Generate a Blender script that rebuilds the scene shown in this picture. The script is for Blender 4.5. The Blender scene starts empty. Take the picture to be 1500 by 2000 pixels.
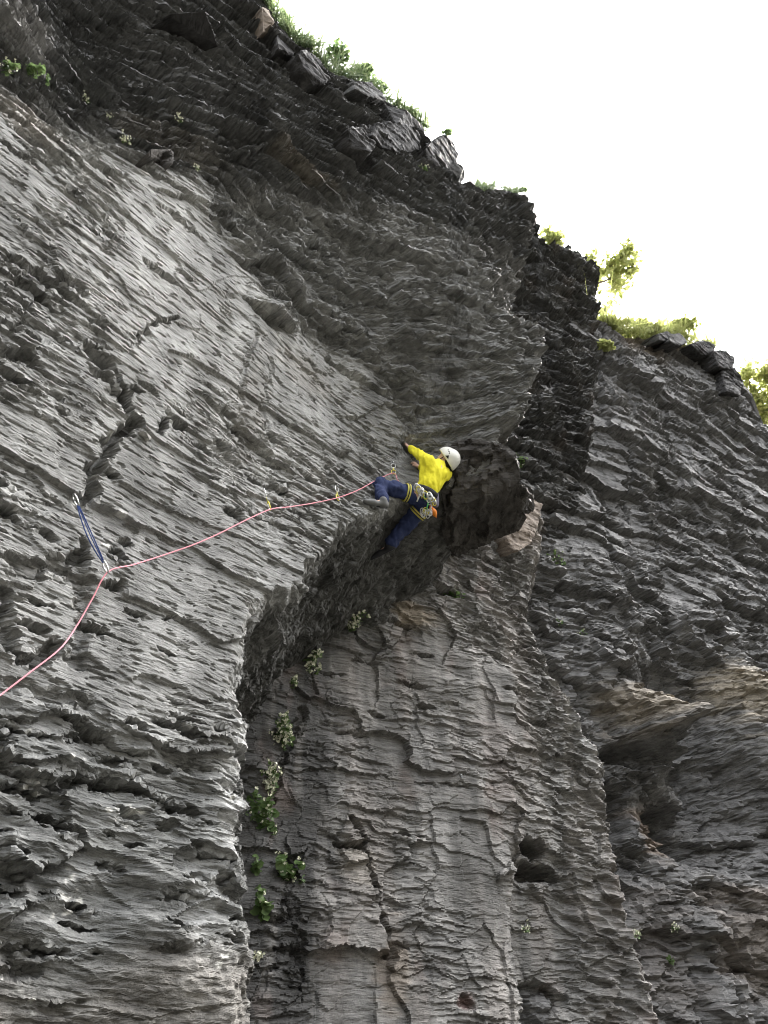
import bpy, math, random
import numpy as np
from mathutils import Vector, Matrix

rad = math.radians
scene = bpy.context.scene
COL = scene.collection

# ------------------------------------------------------------------ camera
PITCH = rad(38.0)
FPX = 1557.0                      # focal length in pixels of the 1500 x 2000 photograph
CAMZ = 1.6
cam_data = bpy.data.cameras.new("camera")
cam = bpy.data.objects.new("camera", cam_data)
COL.objects.link(cam)
cam.location = (0, 0, CAMZ)
cam.rotation_euler = (rad(90) + PITCH, 0, 0)
cam_data.sensor_fit = 'AUTO'
cam_data.sensor_width = 36.0
cam_data.lens = 36.0 * FPX / 2000.0
cam_data.clip_start = 0.05
cam_data.clip_end = 3000.0
scene.camera = cam

# ------------------------------------------------------------------ sky, sun, exposure
SUN_AZ = rad(42.0)                # from +Y towards +X
SUN_EL = rad(54.0)
world = bpy.data.worlds.new("World")
scene.world = world
world.use_nodes = True
wn = world.node_tree
for nd in list(wn.nodes):
    wn.nodes.remove(nd)
sky = wn.nodes.new('ShaderNodeTexSky')
sky.sky_type = 'NISHITA'
sky.sun_disc = False
sky.sun_elevation = SUN_EL
sky.sun_rotation = SUN_AZ
sky.air_density = 1.0
sky.dust_density = 7.0
sky.ozone_density = 1.0
hs = wn.nodes.new('ShaderNodeHueSaturation')      # thin high haze: a paler sky all over
hs.inputs['Saturation'].default_value = 0.2
bg = wn.nodes.new('ShaderNodeBackground')
bg.inputs['Strength'].default_value = 0.15
wo = wn.nodes.new('ShaderNodeOutputWorld')
wn.links.new(sky.outputs[0], hs.inputs['Color'])
wn.links.new(hs.outputs[0], bg.inputs['Color'])
wn.links.new(bg.outputs[0], wo.inputs['Surface'])

sun_data = bpy.data.lights.new("sun", 'SUN')
sun_data.energy = 2.6
sun_data.angle = rad(0.6)
sun_data.color = (1.0, 0.93, 0.82)
sun = bpy.data.objects.new("sun", sun_data)
COL.objects.link(sun)
sun_dir = Vector((math.sin(SUN_AZ) * math.cos(SUN_EL), math.cos(SUN_AZ) * math.cos(SUN_EL), math.sin(SUN_EL)))
sun.rotation_euler = sun_dir.to_track_quat('Z', 'Y').to_euler()
sun.location = sun_dir * 60

vs = scene.view_settings
vs.view_transform = 'Standard'
vs.look = 'None'
vs.exposure = 3.25
vs.gamma = 1.0
vs.use_curve_mapping = False
scene.render.engine = 'CYCLES'
scene.cycles.max_bounces = 6
scene.cycles.diffuse_bounces = 2
scene.cycles.use_denoising = True
scene.cycles.pixel_filter_type = 'BLACKMAN_HARRIS'
scene.cycles.filter_width = 1.0

# ------------------------------------------------------------------ numpy noise
F = np.float32
def _h(ix, iy, seed):
    h = (ix.astype(np.uint32) * np.uint32(374761393) + iy.astype(np.uint32) * np.uint32(668265263) + np.uint32((seed * 2246822519) & 0xffffffff))
    h ^= h >> np.uint32(13); h *= np.uint32(1274126177); h ^= h >> np.uint32(16)
    h *= np.uint32(2654435761); h ^= h >> np.uint32(15)
    return h
def hsh(ix, iy, seed):
    return (_h(ix, iy, seed) & np.uint32(0xffffff)).astype(F) / F(0xffffff)
def gnoise(x, y, seed=0):
    """gradient noise, about -1..1"""
    x = np.asarray(x, F); y = np.asarray(y, F)
    xi = np.floor(x); yi = np.floor(y)
    xf = x - xi; yf = y - yi
    xi = xi.astype(np.int64); yi = yi.astype(np.int64)
    u = xf * xf * xf * (xf * (xf * 6 - 15) + 10)
    v = yf * yf * yf * (yf * (yf * 6 - 15) + 10)
    def g(dx, dy):
        a = hsh(xi + dx, yi + dy, seed) * F(6.2831853)
        return np.cos(a) * (xf - dx) + np.sin(a) * (yf - dy)
    a = g(0, 0); b = g(1, 0); c = g(0, 1); d = g(1, 1)
    return F(1.5) * ((a * (1 - u) + b * u) * (1 - v) + (c * (1 - u) + d * u) * v)
def fbm(x, y, seed=0, oct=4, gain=.5, lac=2.03):
    s = 0; a = 1.0; t = 0
    for k in range(oct):
        s = s + F(a) * gnoise(x, y, seed + 17 * k); t += a; a *= gain
        x = x * F(lac) + F(3.7); y = y * F(lac) + F(1.9)
    return s / F(t)
def ridged(x, y, seed=0, oct=4, gain=.5, lac=2.03):
    s = 0; a = 1.0; t = 0
    for k in range(oct):
        s = s + F(a) * (1 - np.abs(gnoise(x, y, seed + 23 * k)) * 1.6); t += a; a *= gain
        x = x * F(lac) + F(5.1); y = y * F(lac) + F(2.3)
    return s / F(t)
def worley(x, y, seed=0, jit=.9):
    """F1, F2, id hash a, id hash b, dx, dy to the nearest site"""
    xi = np.floor(x).astype(np.int64); yi = np.floor(y).astype(np.int64)
    f1 = np.full(x.shape, 9, F); f2 = np.full(x.shape, 9, F)
    bx = np.zeros(x.shape, F); by = np.zeros(x.shape, F)
    ia = np.zeros(x.shape, np.int64); ib = np.zeros(x.shape, np.int64)
    for dx in (-1, 0, 1):
        for dy in (-1, 0, 1):
            cx = xi + dx; cy = yi + dy
            px = cx + .5 + jit * (hsh(cx, cy, seed) - .5) - x
            py = cy + .5 + jit * (hsh(cx, cy, seed + 101) - .5) - y
            d = (px * px + py * py).astype(F)
            m = d < f1
            f2 = np.where(m, f1, np.minimum(f2, d))
            f1 = np.where(m, d, f1)
            bx = np.where(m, px, bx); by = np.where(m, py, by)
            ia = np.where(m, cx, ia); ib = np.where(m, cy, ib)
    return np.sqrt(f1), np.sqrt(f2), ia, ib, -bx, -by
def sst(a, b, x):
    t = np.clip((x - a) / (b - a), 0, 1)
    return t * t * (3 - 2 * t)
def facets(s, z, ls, lz, seed, tilt=.35):
    """broken rock: every cell a tilted plane of its own, about -1..1"""
    f1, f2, ia, ib, dx, dy = worley(s / ls, z / lz, seed)
    off = hsh(ia, ib, seed + 7) - .5
    gx = hsh(ia, ib, seed + 8) - .5
    gy = hsh(ia, ib, seed + 9) - .5
    return off * 1.2 + tilt * 4 * (gx * dx + gy * dy), f2 - f1
def strata(s, z, th, ln, seed, lip=.35):
    """bedded rock: layers broken into blocks, each block set in or out; about -1..1"""
    zz = z / th + F(.35) * gnoise(z * 0 + s * .4 / ln, z / th * .33, seed + 3)
    i = np.floor(zz).astype(np.int64)
    fz = zz - i
    w = hsh(i, i * 0, seed + 1) * 9.7
    lw = ln * (.5 + 1.2 * hsh(i, i * 0, seed + 2))
    q = s / lw + w
    j = np.floor(q).astype(np.int64)
    fs = q - j
    off = hsh(i, j, seed) * 2 - 1
    lay = hsh(i, i * 0 + 5, seed + 6) * 2 - 1
    # neighbouring blocks of a layer run into one another over a short break
    nxt = hsh(i, j + 1, seed) * 2 - 1
    off = off + (nxt - off) * sst(.86, 1.0, fs)
    return (off * .45 + lay * .5 + lip * (.5 - fz)).astype(F)
def shingle(s, z, ls, lz, seed, warp=.3, bias=.9):
    """flaking rock: overlapping plates whose lower edges stand proud; about -1..1"""
    x = s / ls; y = z / lz
    x = x + F(warp) * gnoise(x * 1.9, y * 1.9, seed + 31); y = y + F(warp) * gnoise(x * 1.7 + 9, y * 1.7, seed + 32)
    f1, f2, ia, ib, dx, dy = worley(x, y, seed, .95)
    gx = hsh(ia, ib, seed + 8) - .5
    return (1.1 * (hsh(ia, ib, seed + 7) - .5) - bias * dy + 1.2 * gx * dx).astype(F)
def gnoise3(x, y, z, seed=0):
    xi = np.floor(x); yi = np.floor(y); zi = np.floor(z)
    xf = x - xi; yf = y - yi; zf = z - zi
    xi = xi.astype(np.int64); yi = yi.astype(np.int64); zi = zi.astype(np.int64)
    f = lambda t: t * t * t * (t * (t * 6 - 15) + 10)
    u, v, w = f(xf), f(yf), f(zf)
    r = 0
    for dx in (0, 1):
        for dy in (0, 1):
            for dz in (0, 1):
                h = _h(xi + dx, yi + dy + (zi + dz) * 7919, seed)
                a = (h & np.uint32(0xfff)).astype(F) / F(4095) * F(6.2831853)
                c = (h >> np.uint32(12) & np.uint32(0xfff)).astype(F) / F(4095) * 2 - 1
                q = np.sqrt(np.maximum(0, 1 - c * c))
                g = q * np.cos(a) * (xf - dx) + q * np.sin(a) * (yf - dy) + c * (zf - dz)
                r = r + g * (u if dx else 1 - u) * (v if dy else 1 - v) * (w if dz else 1 - w)
    return F(1.5) * r
def fbm3(p, f, seed=0, oct=3, gain=.55):
    s = 0; a = 1.0; t = 0
    for k in range(oct):
        s = s + F(a) * gnoise3(p[..., 0] * f, p[..., 1] * f, p[..., 2] * f, seed + 13 * k); t += a; a *= gain; f *= 2.07
    return s / F(t)

# ------------------------------------------------------------------ pixel rays and wall frames
ST, CT = math.sin(PITCH), math.cos(PITCH)
def ray(px, py):
    u = (np.asarray(px, float) - 750.0) / FPX
    v = (1000.0 - np.asarray(py, float)) / FPX
    return np.stack([u, CT - v * ST, ST + v * CT], -1)
def at(px, py, t):
    r = ray(px, py)
    return Vector((r[0] * t, r[1] * t, CAMZ + r[2] * t))
class Frame:
    def __init__(self, phi, d):
        p = rad(phi)
        self.t = np.array([math.sin(p), math.cos(p)]); self.n = np.array([math.cos(p), -math.sin(p)]); self.d = d
    def W(self, px, py, o):
        r = ray(px, py)
        tt = (np.asarray(o) - self.d) / (r[..., 0] * self.n[0] + r[..., 1] * self.n[1])
        return np.stack([tt * (r[..., 0] * self.t[0] + r[..., 1] * self.t[1]), CAMZ + tt * r[..., 2]], -1)
    def P(self, s, z, o):
        x = s * self.t[0] + (o - self.d) * self.n[0]
        y = s * self.t[1] + (o - self.d) * self.n[1]
        return np.stack([x, y, z], -1)
    def soz(self, p):
        x, y = p[..., 0], p[..., 1]
        return x * self.t[0] + y * self.t[1], x * self.n[0] + y * self.n[1] + self.d, p[..., 2]
def tps(ctrl, frame, smooth=.02):
    c = np.array(ctrl, float)
    q = frame.W(c[:, 0], c[:, 1], c[:, 2])
    n = len(c)
    def U(d2):
        return .5 * d2 * np.log(np.maximum(d2, 1e-9))
    K = U(((q[:, None] - q[None]) ** 2).sum(-1)) + smooth * np.eye(n)
    Pm = np.hstack([np.ones((n, 1)), q])
    A = np.zeros((n + 3, n + 3)); A[:n, :n] = K; A[:n, n:] = Pm; A[n:, :n] = Pm.T
    w = np.linalg.solve(A, np.concatenate([c[:, 2], np.zeros(3)]))
    def f(s, z):
        r = (w[n] + w[n + 1] * s + w[n + 2] * z).astype(F)
        for k in range(n):
            d2 = (s - F(q[k, 0])) ** 2 + (z - F(q[k, 1])) ** 2
            r += F(w[k]) * (F(.5) * d2 * np.log(np.maximum(d2, F(1e-9))))
        return r
    return f
def polydist(s, z, pts):
    """distance to an open polyline, signed by the nearest segment (+ on its right side), and position along it"""
    best = np.full(s.shape, 1e9, F); sg = np.zeros(s.shape, F); al = np.zeros(s.shape, F)
    n = len(pts) - 1
    for k in range(n):
        a = pts[k]; b = pts[k + 1]
        dx, dz = b[0] - a[0], b[1] - a[1]
        L2 = dx * dx + dz * dz + 1e-12
        t = ((s - a[0]) * dx + (z - a[1]) * dz) / L2
        tc = np.clip(t, 0, 1)
        ex = s - (a[0] + tc * dx); ez = z - (a[1] + tc * dz)
        d = (ex * ex + ez * ez).astype(F)
        cr = dz * (s - a[0]) - dx * (z - a[1])
        m = d < best - 1e-9
        best = np.where(m, d, best)
        sg = np.where(m, np.sign(cr), sg); al = np.where(m, (k + tc), al)
    return np.sqrt(best), sg, al
def inside(s, z, poly):
    r = np.zeros(s.shape, bool)
    n = len(poly)
    for k in range(n):
        x0, y0 = poly[k]; x1, y1 = poly[(k + 1) % n]
        if y0 == y1: continue
        c = ((y0 > z) != (y1 > z)) & (s < (x1 - x0) * (z - y0) / (y1 - y0) + x0)
        r ^= c
    return r

# ------------------------------------------------------------------ object helpers
def link(o, parent=None):
    COL.objects.link(o)
    if parent is not None: o.parent = parent
    return o
def tag(o, label=None, cat=None, group=None, kind=None):
    if label: o["label"] = label
    if cat: o["category"] = cat
    if group: o["group"] = group
    if kind: o["kind"] = kind
    return o
def empty(name, loc=(0, 0, 0), parent=None):
    o = bpy.data.objects.new(name, None); o.location = loc; o.empty_display_size = .1
    return link(o, parent)
def np_mesh(name, V, Q, smooth=True):
    """mesh from arrays: V (n,3), Q (m,4) or (m,3)"""
    me = bpy.data.meshes.new(name)
    V = np.ascontiguousarray(V, F); Q = np.ascontiguousarray(Q, np.int32)
    k = Q.shape[1]
    me.vertices.add(len(V)); me.vertices.foreach_set("co", V.ravel())
    me.loops.add(Q.size); me.loops.foreach_set("vertex_index", Q.ravel())
    me.polygons.add(len(Q))
    me.polygons.foreach_set("loop_start", np.arange(0, Q.size, k, dtype=np.int32))
    me.polygons.foreach_set("use_smooth", np.full(len(Q), smooth, bool))
    me.update(calc_edges=True)
    return me
def set_attr(me, name, arr, typ):
    a = me.attributes.new(name, typ, 'POINT')
    arr = np.ascontiguousarray(arr, F)
    a.data.foreach_set({'FLOAT': 'value', 'FLOAT_VECTOR': 'vector', 'FLOAT_COLOR': 'color'}[typ], arr.ravel())
def obj(name, me, mat=None, parent=None):
    o = bpy.data.objects.new(name, me)
    if mat is not None and not me.materials: me.materials.append(mat)
    return link(o, parent)

# ------------------------------------------------------------------ materials
def new_mat(name):
    m = bpy.data.materials.new(name); m.use_nodes = True
    nt = m.node_tree
    b = nt.nodes.get('Principled BSDF')
    return m, nt, b
def plain(name, col, rough=.6, metal=0.0, var=.12, scale=30.0, bump=0.0, spec=.4):
    """a procedural material: one colour broken up by noise"""
    m, nt, b = new_mat(name)
    tc = nt.nodes.new('ShaderNodeTexCoord')
    no = nt.nodes.new('ShaderNodeTexNoise'); no.inputs['Scale'].default_value = scale; no.inputs['Detail'].default_value = 4
    mx = nt.nodes.new('ShaderNodeMix'); mx.data_type = 'RGBA'
    mx.inputs[6].default_value = tuple(c * (1 - var) for c in col) + (1,)
    mx.inputs[7].default_value = tuple(min(1, c * (1 + var)) for c in col) + (1,)
    nt.links.new(tc.outputs['Object'], no.inputs['Vector'])
    nt.links.new(no.outputs['Fac'], mx.inputs[0])
    nt.links.new(mx.outputs[2], b.inputs['Base Color'])
    b.inputs['Roughness'].default_value = rough
    b.inputs['Metallic'].default_value = metal
    b.inputs['Specular IOR Level'].default_value = spec
    if bump:
        bp = nt.nodes.new('ShaderNodeBump'); bp.inputs['Strength'].default_value = bump; bp.inputs['Distance'].default_value = .02
        nt.links.new(no.outputs['Fac'], bp.inputs['Height']); nt.links.new(bp.outputs[0], b.inputs['Normal'])
    return m

def rock_material(name, use_attr=True, col=(.17, .168, .16), stretch=(7, 7, 34)):
    m, nt, b = new_mat(name)
    L = nt.links.new
    tc = nt.nodes.new('ShaderNodeTexCoord')
    mp = nt.nodes.new('ShaderNodeMapping')
    if use_attr:
        at_ = nt.nodes.new('ShaderNodeAttribute'); at_.attribute_name = 'wall_coord'
        L(at_.outputs['Vector'], mp.inputs['Vector'])
        ca = nt.nodes.new('ShaderNodeAttribute'); ca.attribute_name = 'tint'
        colsock = ca.outputs['Color']
    else:
        L(tc.outputs['Object'], mp.inputs['Vector'])
        rgb = nt.nodes.new('ShaderNodeRGB'); rgb.outputs[0].default_value = col + (1,)
        colsock = rgb.outputs[0]
    mp.inputs['Scale'].default_value = stretch
    def noise(sc, det=6, rough=.6, src=None):
        n = nt.nodes.new('ShaderNodeTexNoise'); n.inputs['Scale'].default_value = sc
        n.inputs['Detail'].default_value = det; n.inputs['Roughness'].default_value = rough
        L(src if src is not None else mp.outputs[0], n.inputs['Vector']); return n.outputs['Fac']
    def ramp(src, p0, c0, p1, c1):
        r = nt.nodes.new('ShaderNodeMapRange'); r.inputs['From Min'].default_value = p0; r.inputs['From Max'].default_value = p1
        r.inputs['To Min'].default_value = c0; r.inputs['To Max'].default_value = c1
        L(src, r.inputs['Value']); return r.outputs[0]
    def mul(a, bb):
        x = nt.nodes.new('ShaderNodeMath'); x.operation = 'MULTIPLY'; L(a, x.inputs[0]); L(bb, x.inputs[1]); return x.outputs[0]
    src3 = at_.outputs['Vector'] if use_attr else tc.outputs['Object']
    streak = ramp(noise(1.0, 8, .65), .3, .60, .7, 1.32)
    mpl = nt.nodes.new('ShaderNodeMapping'); mpl.inputs['Scale'].default_value = (2.6, 2.6, 70)
    L(src3, mpl.inputs['Vector'])
    lam = ramp(noise(1.0, 4, .6, mpl.outputs[0]), .56, 1.0, .67, .6)      # thin dark laminae in the stone
    mpv = nt.nodes.new('ShaderNodeMapping'); mpv.inputs['Scale'].default_value = (2.2, 2.2, .28)
    L(src3, mpv.inputs['Vector'])
    seep = ramp(noise(1.0, 5, .6, mpv.outputs[0]), .35, .72, .62, 1.16)    # seepage stains running down
    streak = mul(mul(streak, lam), seep)
    blot = ramp(noise(2.2, 6, .6, src3), .3, .8, .7, 1.2)
    grain = ramp(noise(60, 4, .7, src3), .3, .82, .7, 1.18)
    k = mul(mul(streak, blot), grain)
    vm = nt.nodes.new('ShaderNodeVectorMath'); vm.operation = 'SCALE'
    L(colsock, vm.inputs[0]); L(k, vm.inputs['Scale'])
    L(vm.outputs[0], b.inputs['Base Color'])
    rr = ramp(noise(1.6, 4, .6, src3), .35, .65, .65, .9)
    L(rr, b.inputs['Roughness'])
    b.inputs['Specular IOR Level'].default_value = .14
    h1 = noise(2.2, 8, .7)
    h2 = noise(70, 4, .65, src3)
    mp2 = nt.nodes.new('ShaderNodeMapping'); mp2.inputs['Scale'].default_value = (5, 5, 46)
    L(src3, mp2.inputs['Vector'])
    slot = ramp(noise(1.0, 3, .55, mp2.outputs[0]), .56, 1.0, .66, 0.0)
    b0 = nt.nodes.new('ShaderNodeBump'); b0.inputs['Strength'].default_value = .7; b0.inputs['Distance'].default_value = .022
    L(slot, b0.inputs['Height'])
    b1 = nt.nodes.new('ShaderNodeBump'); L(b0.outputs[0], b1.inputs['Normal']); b1.inputs['Strength'].default_value = .7; b1.inputs['Distance'].default_value = .012
    b2 = nt.nodes.new('ShaderNodeBump'); b2.inputs['Strength'].default_value = .6; b2.inputs['Distance'].default_value = .012
    L(h1, b1.inputs['Height']); L(h2, b2.inputs['Height']); L(b1.outputs[0], b2.inputs['Normal'])
    L(b2.outputs[0], b.inputs['Normal'])
    return m
ROCK = rock_material("rock")

# ------------------------------------------------------------------ cliff walls
WALLS = []
class Wall:
    """one wall of the cliff: offsets o(s, z) over a vertical plane, with a plateau behind its top edge"""
    def __init__(self, name, frame, svals, v, ztop, z0, shape):
        self.fr = frame; self.sv = svals; self.v = v; self.z0 = z0
        self.zt = ztop(svals)
        S = np.repeat(svals[None, :], len(v), 0).astype(F)
        Z = (z0 + v[:, None] * (self.zt[None, :] - z0)).astype(F)
        O, T = shape(S, Z)
        self.O = O
        P = frame.P(S, Z, O)
        # steep returns and undersides: break them up along their own normal
        tu = np.gradient(P, axis=1); tv = np.gradient(P, axis=0)
        N = np.cross(tu, tv); N /= np.linalg.norm(N, axis=-1, keepdims=True) + 1e-9
        fac = np.abs(N[..., 0] * frame.n[0] + N[..., 1] * frame.n[1])
        fs_ = fac.copy()
        for _ in range(3):
            fs_[1:-1, 1:-1] = (fs_[1:-1, 1:-1] * 2 + fs_[:-2, 1:-1] + fs_[2:, 1:-1] + fs_[1:-1, :-2] + fs_[1:-1, 2:]) / 6
        steep = sst(.75, .45, fs_) * sst(.30, .10, np.linalg.norm(tv, axis=-1))
        w_ = steep > .02
        q = P[w_]
        qa = q * np.array([1, 1, 1.6])
        nz = .075 * fbm3(qa, 5.5, 900, 4, .6) + .03 * np.abs(fbm3(q, 17.0, 905, 2)) 
        P[w_] += N[w_] * (nz * steep[w_])[:, None]
        self.O = frame.soz(P)[1].astype(F)
        WC = np.stack([S, O, Z], -1)
        # plateau: the ground behind the top edge
        back = np.cumsum(np.array([.05, .12, .25, .4, .6, .9, 1.4, 2.2, 3.0]))
        rows = [P]; wc = [WC]; tn = [T]
        for k, b in enumerate(back):
            zz = Z[-1] + .10 * b + .07 * gnoise(svals * 1.3, svals * 0 + b * 1.3, 77) * min(1, b * 2)
            rows.append(frame.P(S[-1], zz, O[-1] - b)[None]); wc.append(np.stack([S[-1], O[-1] - b, zz], -1)[None]); tn.append(T[-1:])
        P = np.concatenate(rows); WC = np.concatenate(wc); T = np.concatenate(tn)
        self.P3 = P
        nr, nc = P.shape[:2]
        idx = np.arange(nr * nc).reshape(nr, nc)
        Q = np.stack([idx[:-1, :-1], idx[:-1, 1:], idx[1:, 1:], idx[1:, :-1]], -1).reshape(-1, 4)
        self.name = name; self.Q = Q; self.V = P.reshape(-1, 3); self.WC = WC.reshape(-1, 3); self.T = T.reshape(-1, 3)
        WALLS.append(self)
    def sample(self, s, z):
        ci = np.interp(s, self.sv, np.arange(len(self.sv)))
        zt = np.interp(s, self.sv, self.zt)
        vv = (z - self.z0) / (zt - self.z0)
        ri = np.interp(vv, self.v, np.arange(len(self.v)))
        ok = (s > self.sv[0]) & (s < self.sv[-1]) & (vv > 0) & (vv < 1)
        c0 = np.clip(ci.astype(int), 0, len(self.sv) - 2); r0 = np.clip(ri.astype(int), 0, len(self.v) - 2)
        fc = ci - c0; fr_ = ri - r0
        O = self.O
        o = (O[r0, c0] * (1 - fc) + O[r0, c0 + 1] * fc) * (1 - fr_) + (O[r0 + 1, c0] * (1 - fc) + O[r0 + 1, c0 + 1] * fc) * fr_
        return np.where(ok, o, -99)
    def build(self, label=None):
        used = np.unique(self.Q)
        remap = np.full(len(self.V), -1, np.int64); remap[used] = np.arange(len(used))
        me = np_mesh(self.name, self.V[used], remap[self.Q], False)
        set_attr(me, 'wall_coord', self.WC[used], 'FLOAT_VECTOR')
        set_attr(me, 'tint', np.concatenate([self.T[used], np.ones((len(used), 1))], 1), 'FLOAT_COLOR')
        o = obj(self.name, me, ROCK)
        tag(o, label, kind='structure')
        self.ob = o
        return o
def cull(margin=.5):
    """drop faces buried more than a margin inside another wall"""
    for w in WALLS:
        V = w.V
        dead = np.zeros(len(V), bool)
        for x in WALLS:
            if x is w: continue
            s, o, z = x.fr.soz(V)
            dead |= x.sample(s, z) > o + margin
        w.Q = w.Q[~dead[w.Q].all(1)]
def hit(px, py, only=None, tmax=40.0):
    """first wall point met by the pixel's line of sight: (point, distance along the ray, wall)"""
    r = ray(px, py)
    t = np.arange(2.0, tmax, .012)
    P = np.array([0, 0, CAMZ]) + t[:, None] * r
    best = None
    for w in WALLS:
        if only is not None and w is not only: continue
        s, o, z = w.fr.soz(P)
        ins = w.sample(s, z) > o
        if ins.any():
            k = int(np.argmax(ins))
            if best is None or t[k] < best[1]: best = (Vector(P[k]), float(t[k]), w)
    return best
def graded(a, b, n, dens):
    x = np.linspace(a, b, 4000); d = dens(x); c = np.concatenate([[0], np.cumsum((d[1:] + d[:-1]) / 2)])
    return np.interp(np.linspace(0, c[-1], n), c, x)

def mixc(T, m, col):
    """lay a tint (mineral colour, painted light and shade) over the rock where the mask m says"""
    m = np.clip(m, 0, 1)[..., None].astype(F)
    return T * (1 - m) + np.array(col, F) * m

# ---- main wall: the long pale panel on the left, the bulge over the climber and the bedded band above
FA = Frame(42.4, 5.14)
A_CTRL = [(-250, 2350, -.35), (-150, 2000, -.22), (0, 1700, -.08), (0, 1300, 0), (0, 900, .02), (0, 600, .08), (0, 400, .12), (0, 230, .15),
          (250, 2100, -.2), (250, 1850, -.12), (250, 1500, -.02), (250, 1100, 0), (250, 700, .06), (250, 480, .12), (160, 330, .12), (330, 420, .12),
          (430, 2050, -.02), (430, 1700, .02), (430, 1400, .03), (470, 1200, .06), (450, 900, 0), (450, 650, .04), (450, 480, .12),
          (600, 1110, .12), (650, 1030, .12), (600, 850, 0), (560, 720, 0), (700, 900, 0), (780, 945, .08), (730, 830, 0), (640, 730, 0),
          (660, 650, .18), (760, 690, .42), (830, 780, .45), (880, 880, .5), (850, 620, .95), (950, 700, 1.25), (1000, 830, 1.3), (1035, 650, 1.15),
          (700, 520, .5), (800, 450, .95), (900, 500, 1.25), (1030, 470, 1.25), (600, 440, .35), (540, 560, .2),
          (1030, 385, 1.1), (935, 372, 1.0), (830, 270, .75), (700, 170, .45), (590, 95, .3), (500, 10, .15), (380, -150, 0),
          (130, 215, -.45), (120, 60, -.7), (300, 200, -.25), (300, 320, .05), (320, 60, -.15), (500, 180, .15), (500, 310, .35), (690, 300, .75), (850, 340, 1.05),
          (40, 90, -.15), (40, -60, -.1), (0, -300, -.2), (200, -250, -.3), (-300, 0, -.1), (-300, 500, .05), (-300, 1200, 0)]
a_base = tps(A_CTRL, FA, .015)
# lip of the arch, then the edge of the bulge: rock right of this line falls away
A_EDGE = [(486, 2300, 0), (488, 2000, 0), (488, 1850, .02), (488, 1700, .02), (490, 1550, .03), (486, 1430, .04), (478, 1300, .05), (482, 1190, .06), (512, 1172, .07), (540, 1146, .09), (598, 1140, .12),
          (592, 1100, .12), (640, 1072, .13), (652, 1030, .13), (690, 1014, .12), (735, 1004, .1), (775, 975, .1), (830, 965, .2),
          (872, 935, .5), (905, 905, .8), (1000, 900, 1.2), (998, 830, 1.3), (1000, 760, 1.25), (1008, 680, 1.15), (1018, 560, 1.2), (1030, 470, 1.25), (1034, 395, 1.15), (1032, 380, 1.1), (1010, 250, 1.0)]
A_EDGE_SZ = [tuple(FA.W(*e)) for e in A_EDGE]
A_TOP = [(-500, -900, 0), (-200, -560, 0), (100, -330, -.2), (380, -130, 0), (500, -2, .15), (522, 22, .18), (548, 62, .22), (574, 84, .28), (600, 100, .3), (640, 148, .38), (690, 160, .45), (752, 200, .55), (800, 236, .65), (822, 255, .72), (850, 300, .85), (880, 345, .95),
         (905, 358, .98), (935, 368, 1.0), (985, 374, 1.05), (1030, 380, 1.1), (1040, 396, 1.1), (1110, 440, 1.1)]
_at = np.array([FA.W(*e) for e in A_TOP])
def a_top(s):
    z = np.interp(s, _at[:, 0], _at[:, 1])
    return z + .06 * gnoise(s * 2.2, s * 0, 5) + .03 * gnoise(s * 7, s * 0, 6)

# hollows, grooves and ledges that can be told apart in the photograph: pixel, length, height, depth
A_PITS = [(40, 700, 34, 26, .16), (20, 740, 40, 16, .12), (180, 700, 34, 34, .14), (205, 745, 40, 26, .12), (225, 770, 22, 30, .12), (285, 757, 26, 14, .09), (265, 765, 12, 16, .09), (150, 600, 22, 9, .08),
          (135, 565, 40, 14, .12), (95, 560, 40, 22, .12), (60, 545, 50, 16, .1), (310, 540, 46, 22, .13), (360, 545, 24, 14, .09), (490, 600, 40, 14, .1), (520, 628, 34, 22, .16), (145, 560, 26, 10, .08), (450, 888, 34, 20, .13), (400, 870, 40, 12, .09),
          (455, 1005, 26, 24, .16), (15, 1000, 36, 22, .15), (85, 1040, 30, 14, .1), (250, 1055, 16, 26, .15), (240, 1082, 24, 18, .15), (235, 1140, 26, 22, .14), (275, 1195, 30, 12, .11), (195, 1232, 30, 16, .15), (85, 1178, 22, 9, .12), (70, 1220, 36, 9, .11),
          (165, 990, 20, 16, .08), (340, 1210, 16, 8, .09), (330, 1275, 26, 9, .09), (215, 925, 26, 16, .12), (550, 960, 30, 18, .15), (590, 985, 22, 20, .15), (345, 1420, 60, 18, .13), (265, 1415, 30, 14, .12), (195, 1430, 44, 16, .14),
          (150, 1400, 40, 14, .12), (215, 1520, 60, 18, .16), (100, 1595, 70, 16, .15), (60, 1540, 60, 14, .12), (150, 1620, 46, 14, .13), (290, 1535, 34, 18, .14), (265, 1585, 30, 16, .13), (370, 1580, 34, 22, .16), (45, 1655, 24, 12, .1), (30, 1735, 40, 16, .14),
          (240, 1690, 30, 10, .1), (190, 1770, 40, 12, .12), (120, 1850, 40, 20, .12), (60, 1890, 50, 20, .12), (30, 1480, 50, 12, .1), (240, 1480, 40, 14, .1), (330, 1500, 40, 14, .1), (60, 1430, 50, 12, .1),
          (740, 872, 30, 14, .14), (790, 866, 26, 10, .16), (745, 905, 26, 18, .14), (800, 885, 34, 18, .12), (680, 980, 30, 12, .1), (720, 985, 30, 10, .1), (610, 990, 30, 12, .1), (320, 360, 60, 9, .1), (420, 430, 40, 14, .14), (350, 440, 60, 16, .12), (225, 340, 60, 9, .12),
          (60, 290, 50, 12, .1), (20, 310, 50, 12, .1), (100, 330, 60, 10, .1), (210, 470, 40, 10, .11), (185, 450, 26, 10, .1), (420, 760, 36, 10, .1), (545, 740, 16, 10, .1), (620, 715, 34, 8, .1), (560, 820, 12, 9, .1), (140, 680, 20, 8, .08)]
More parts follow.
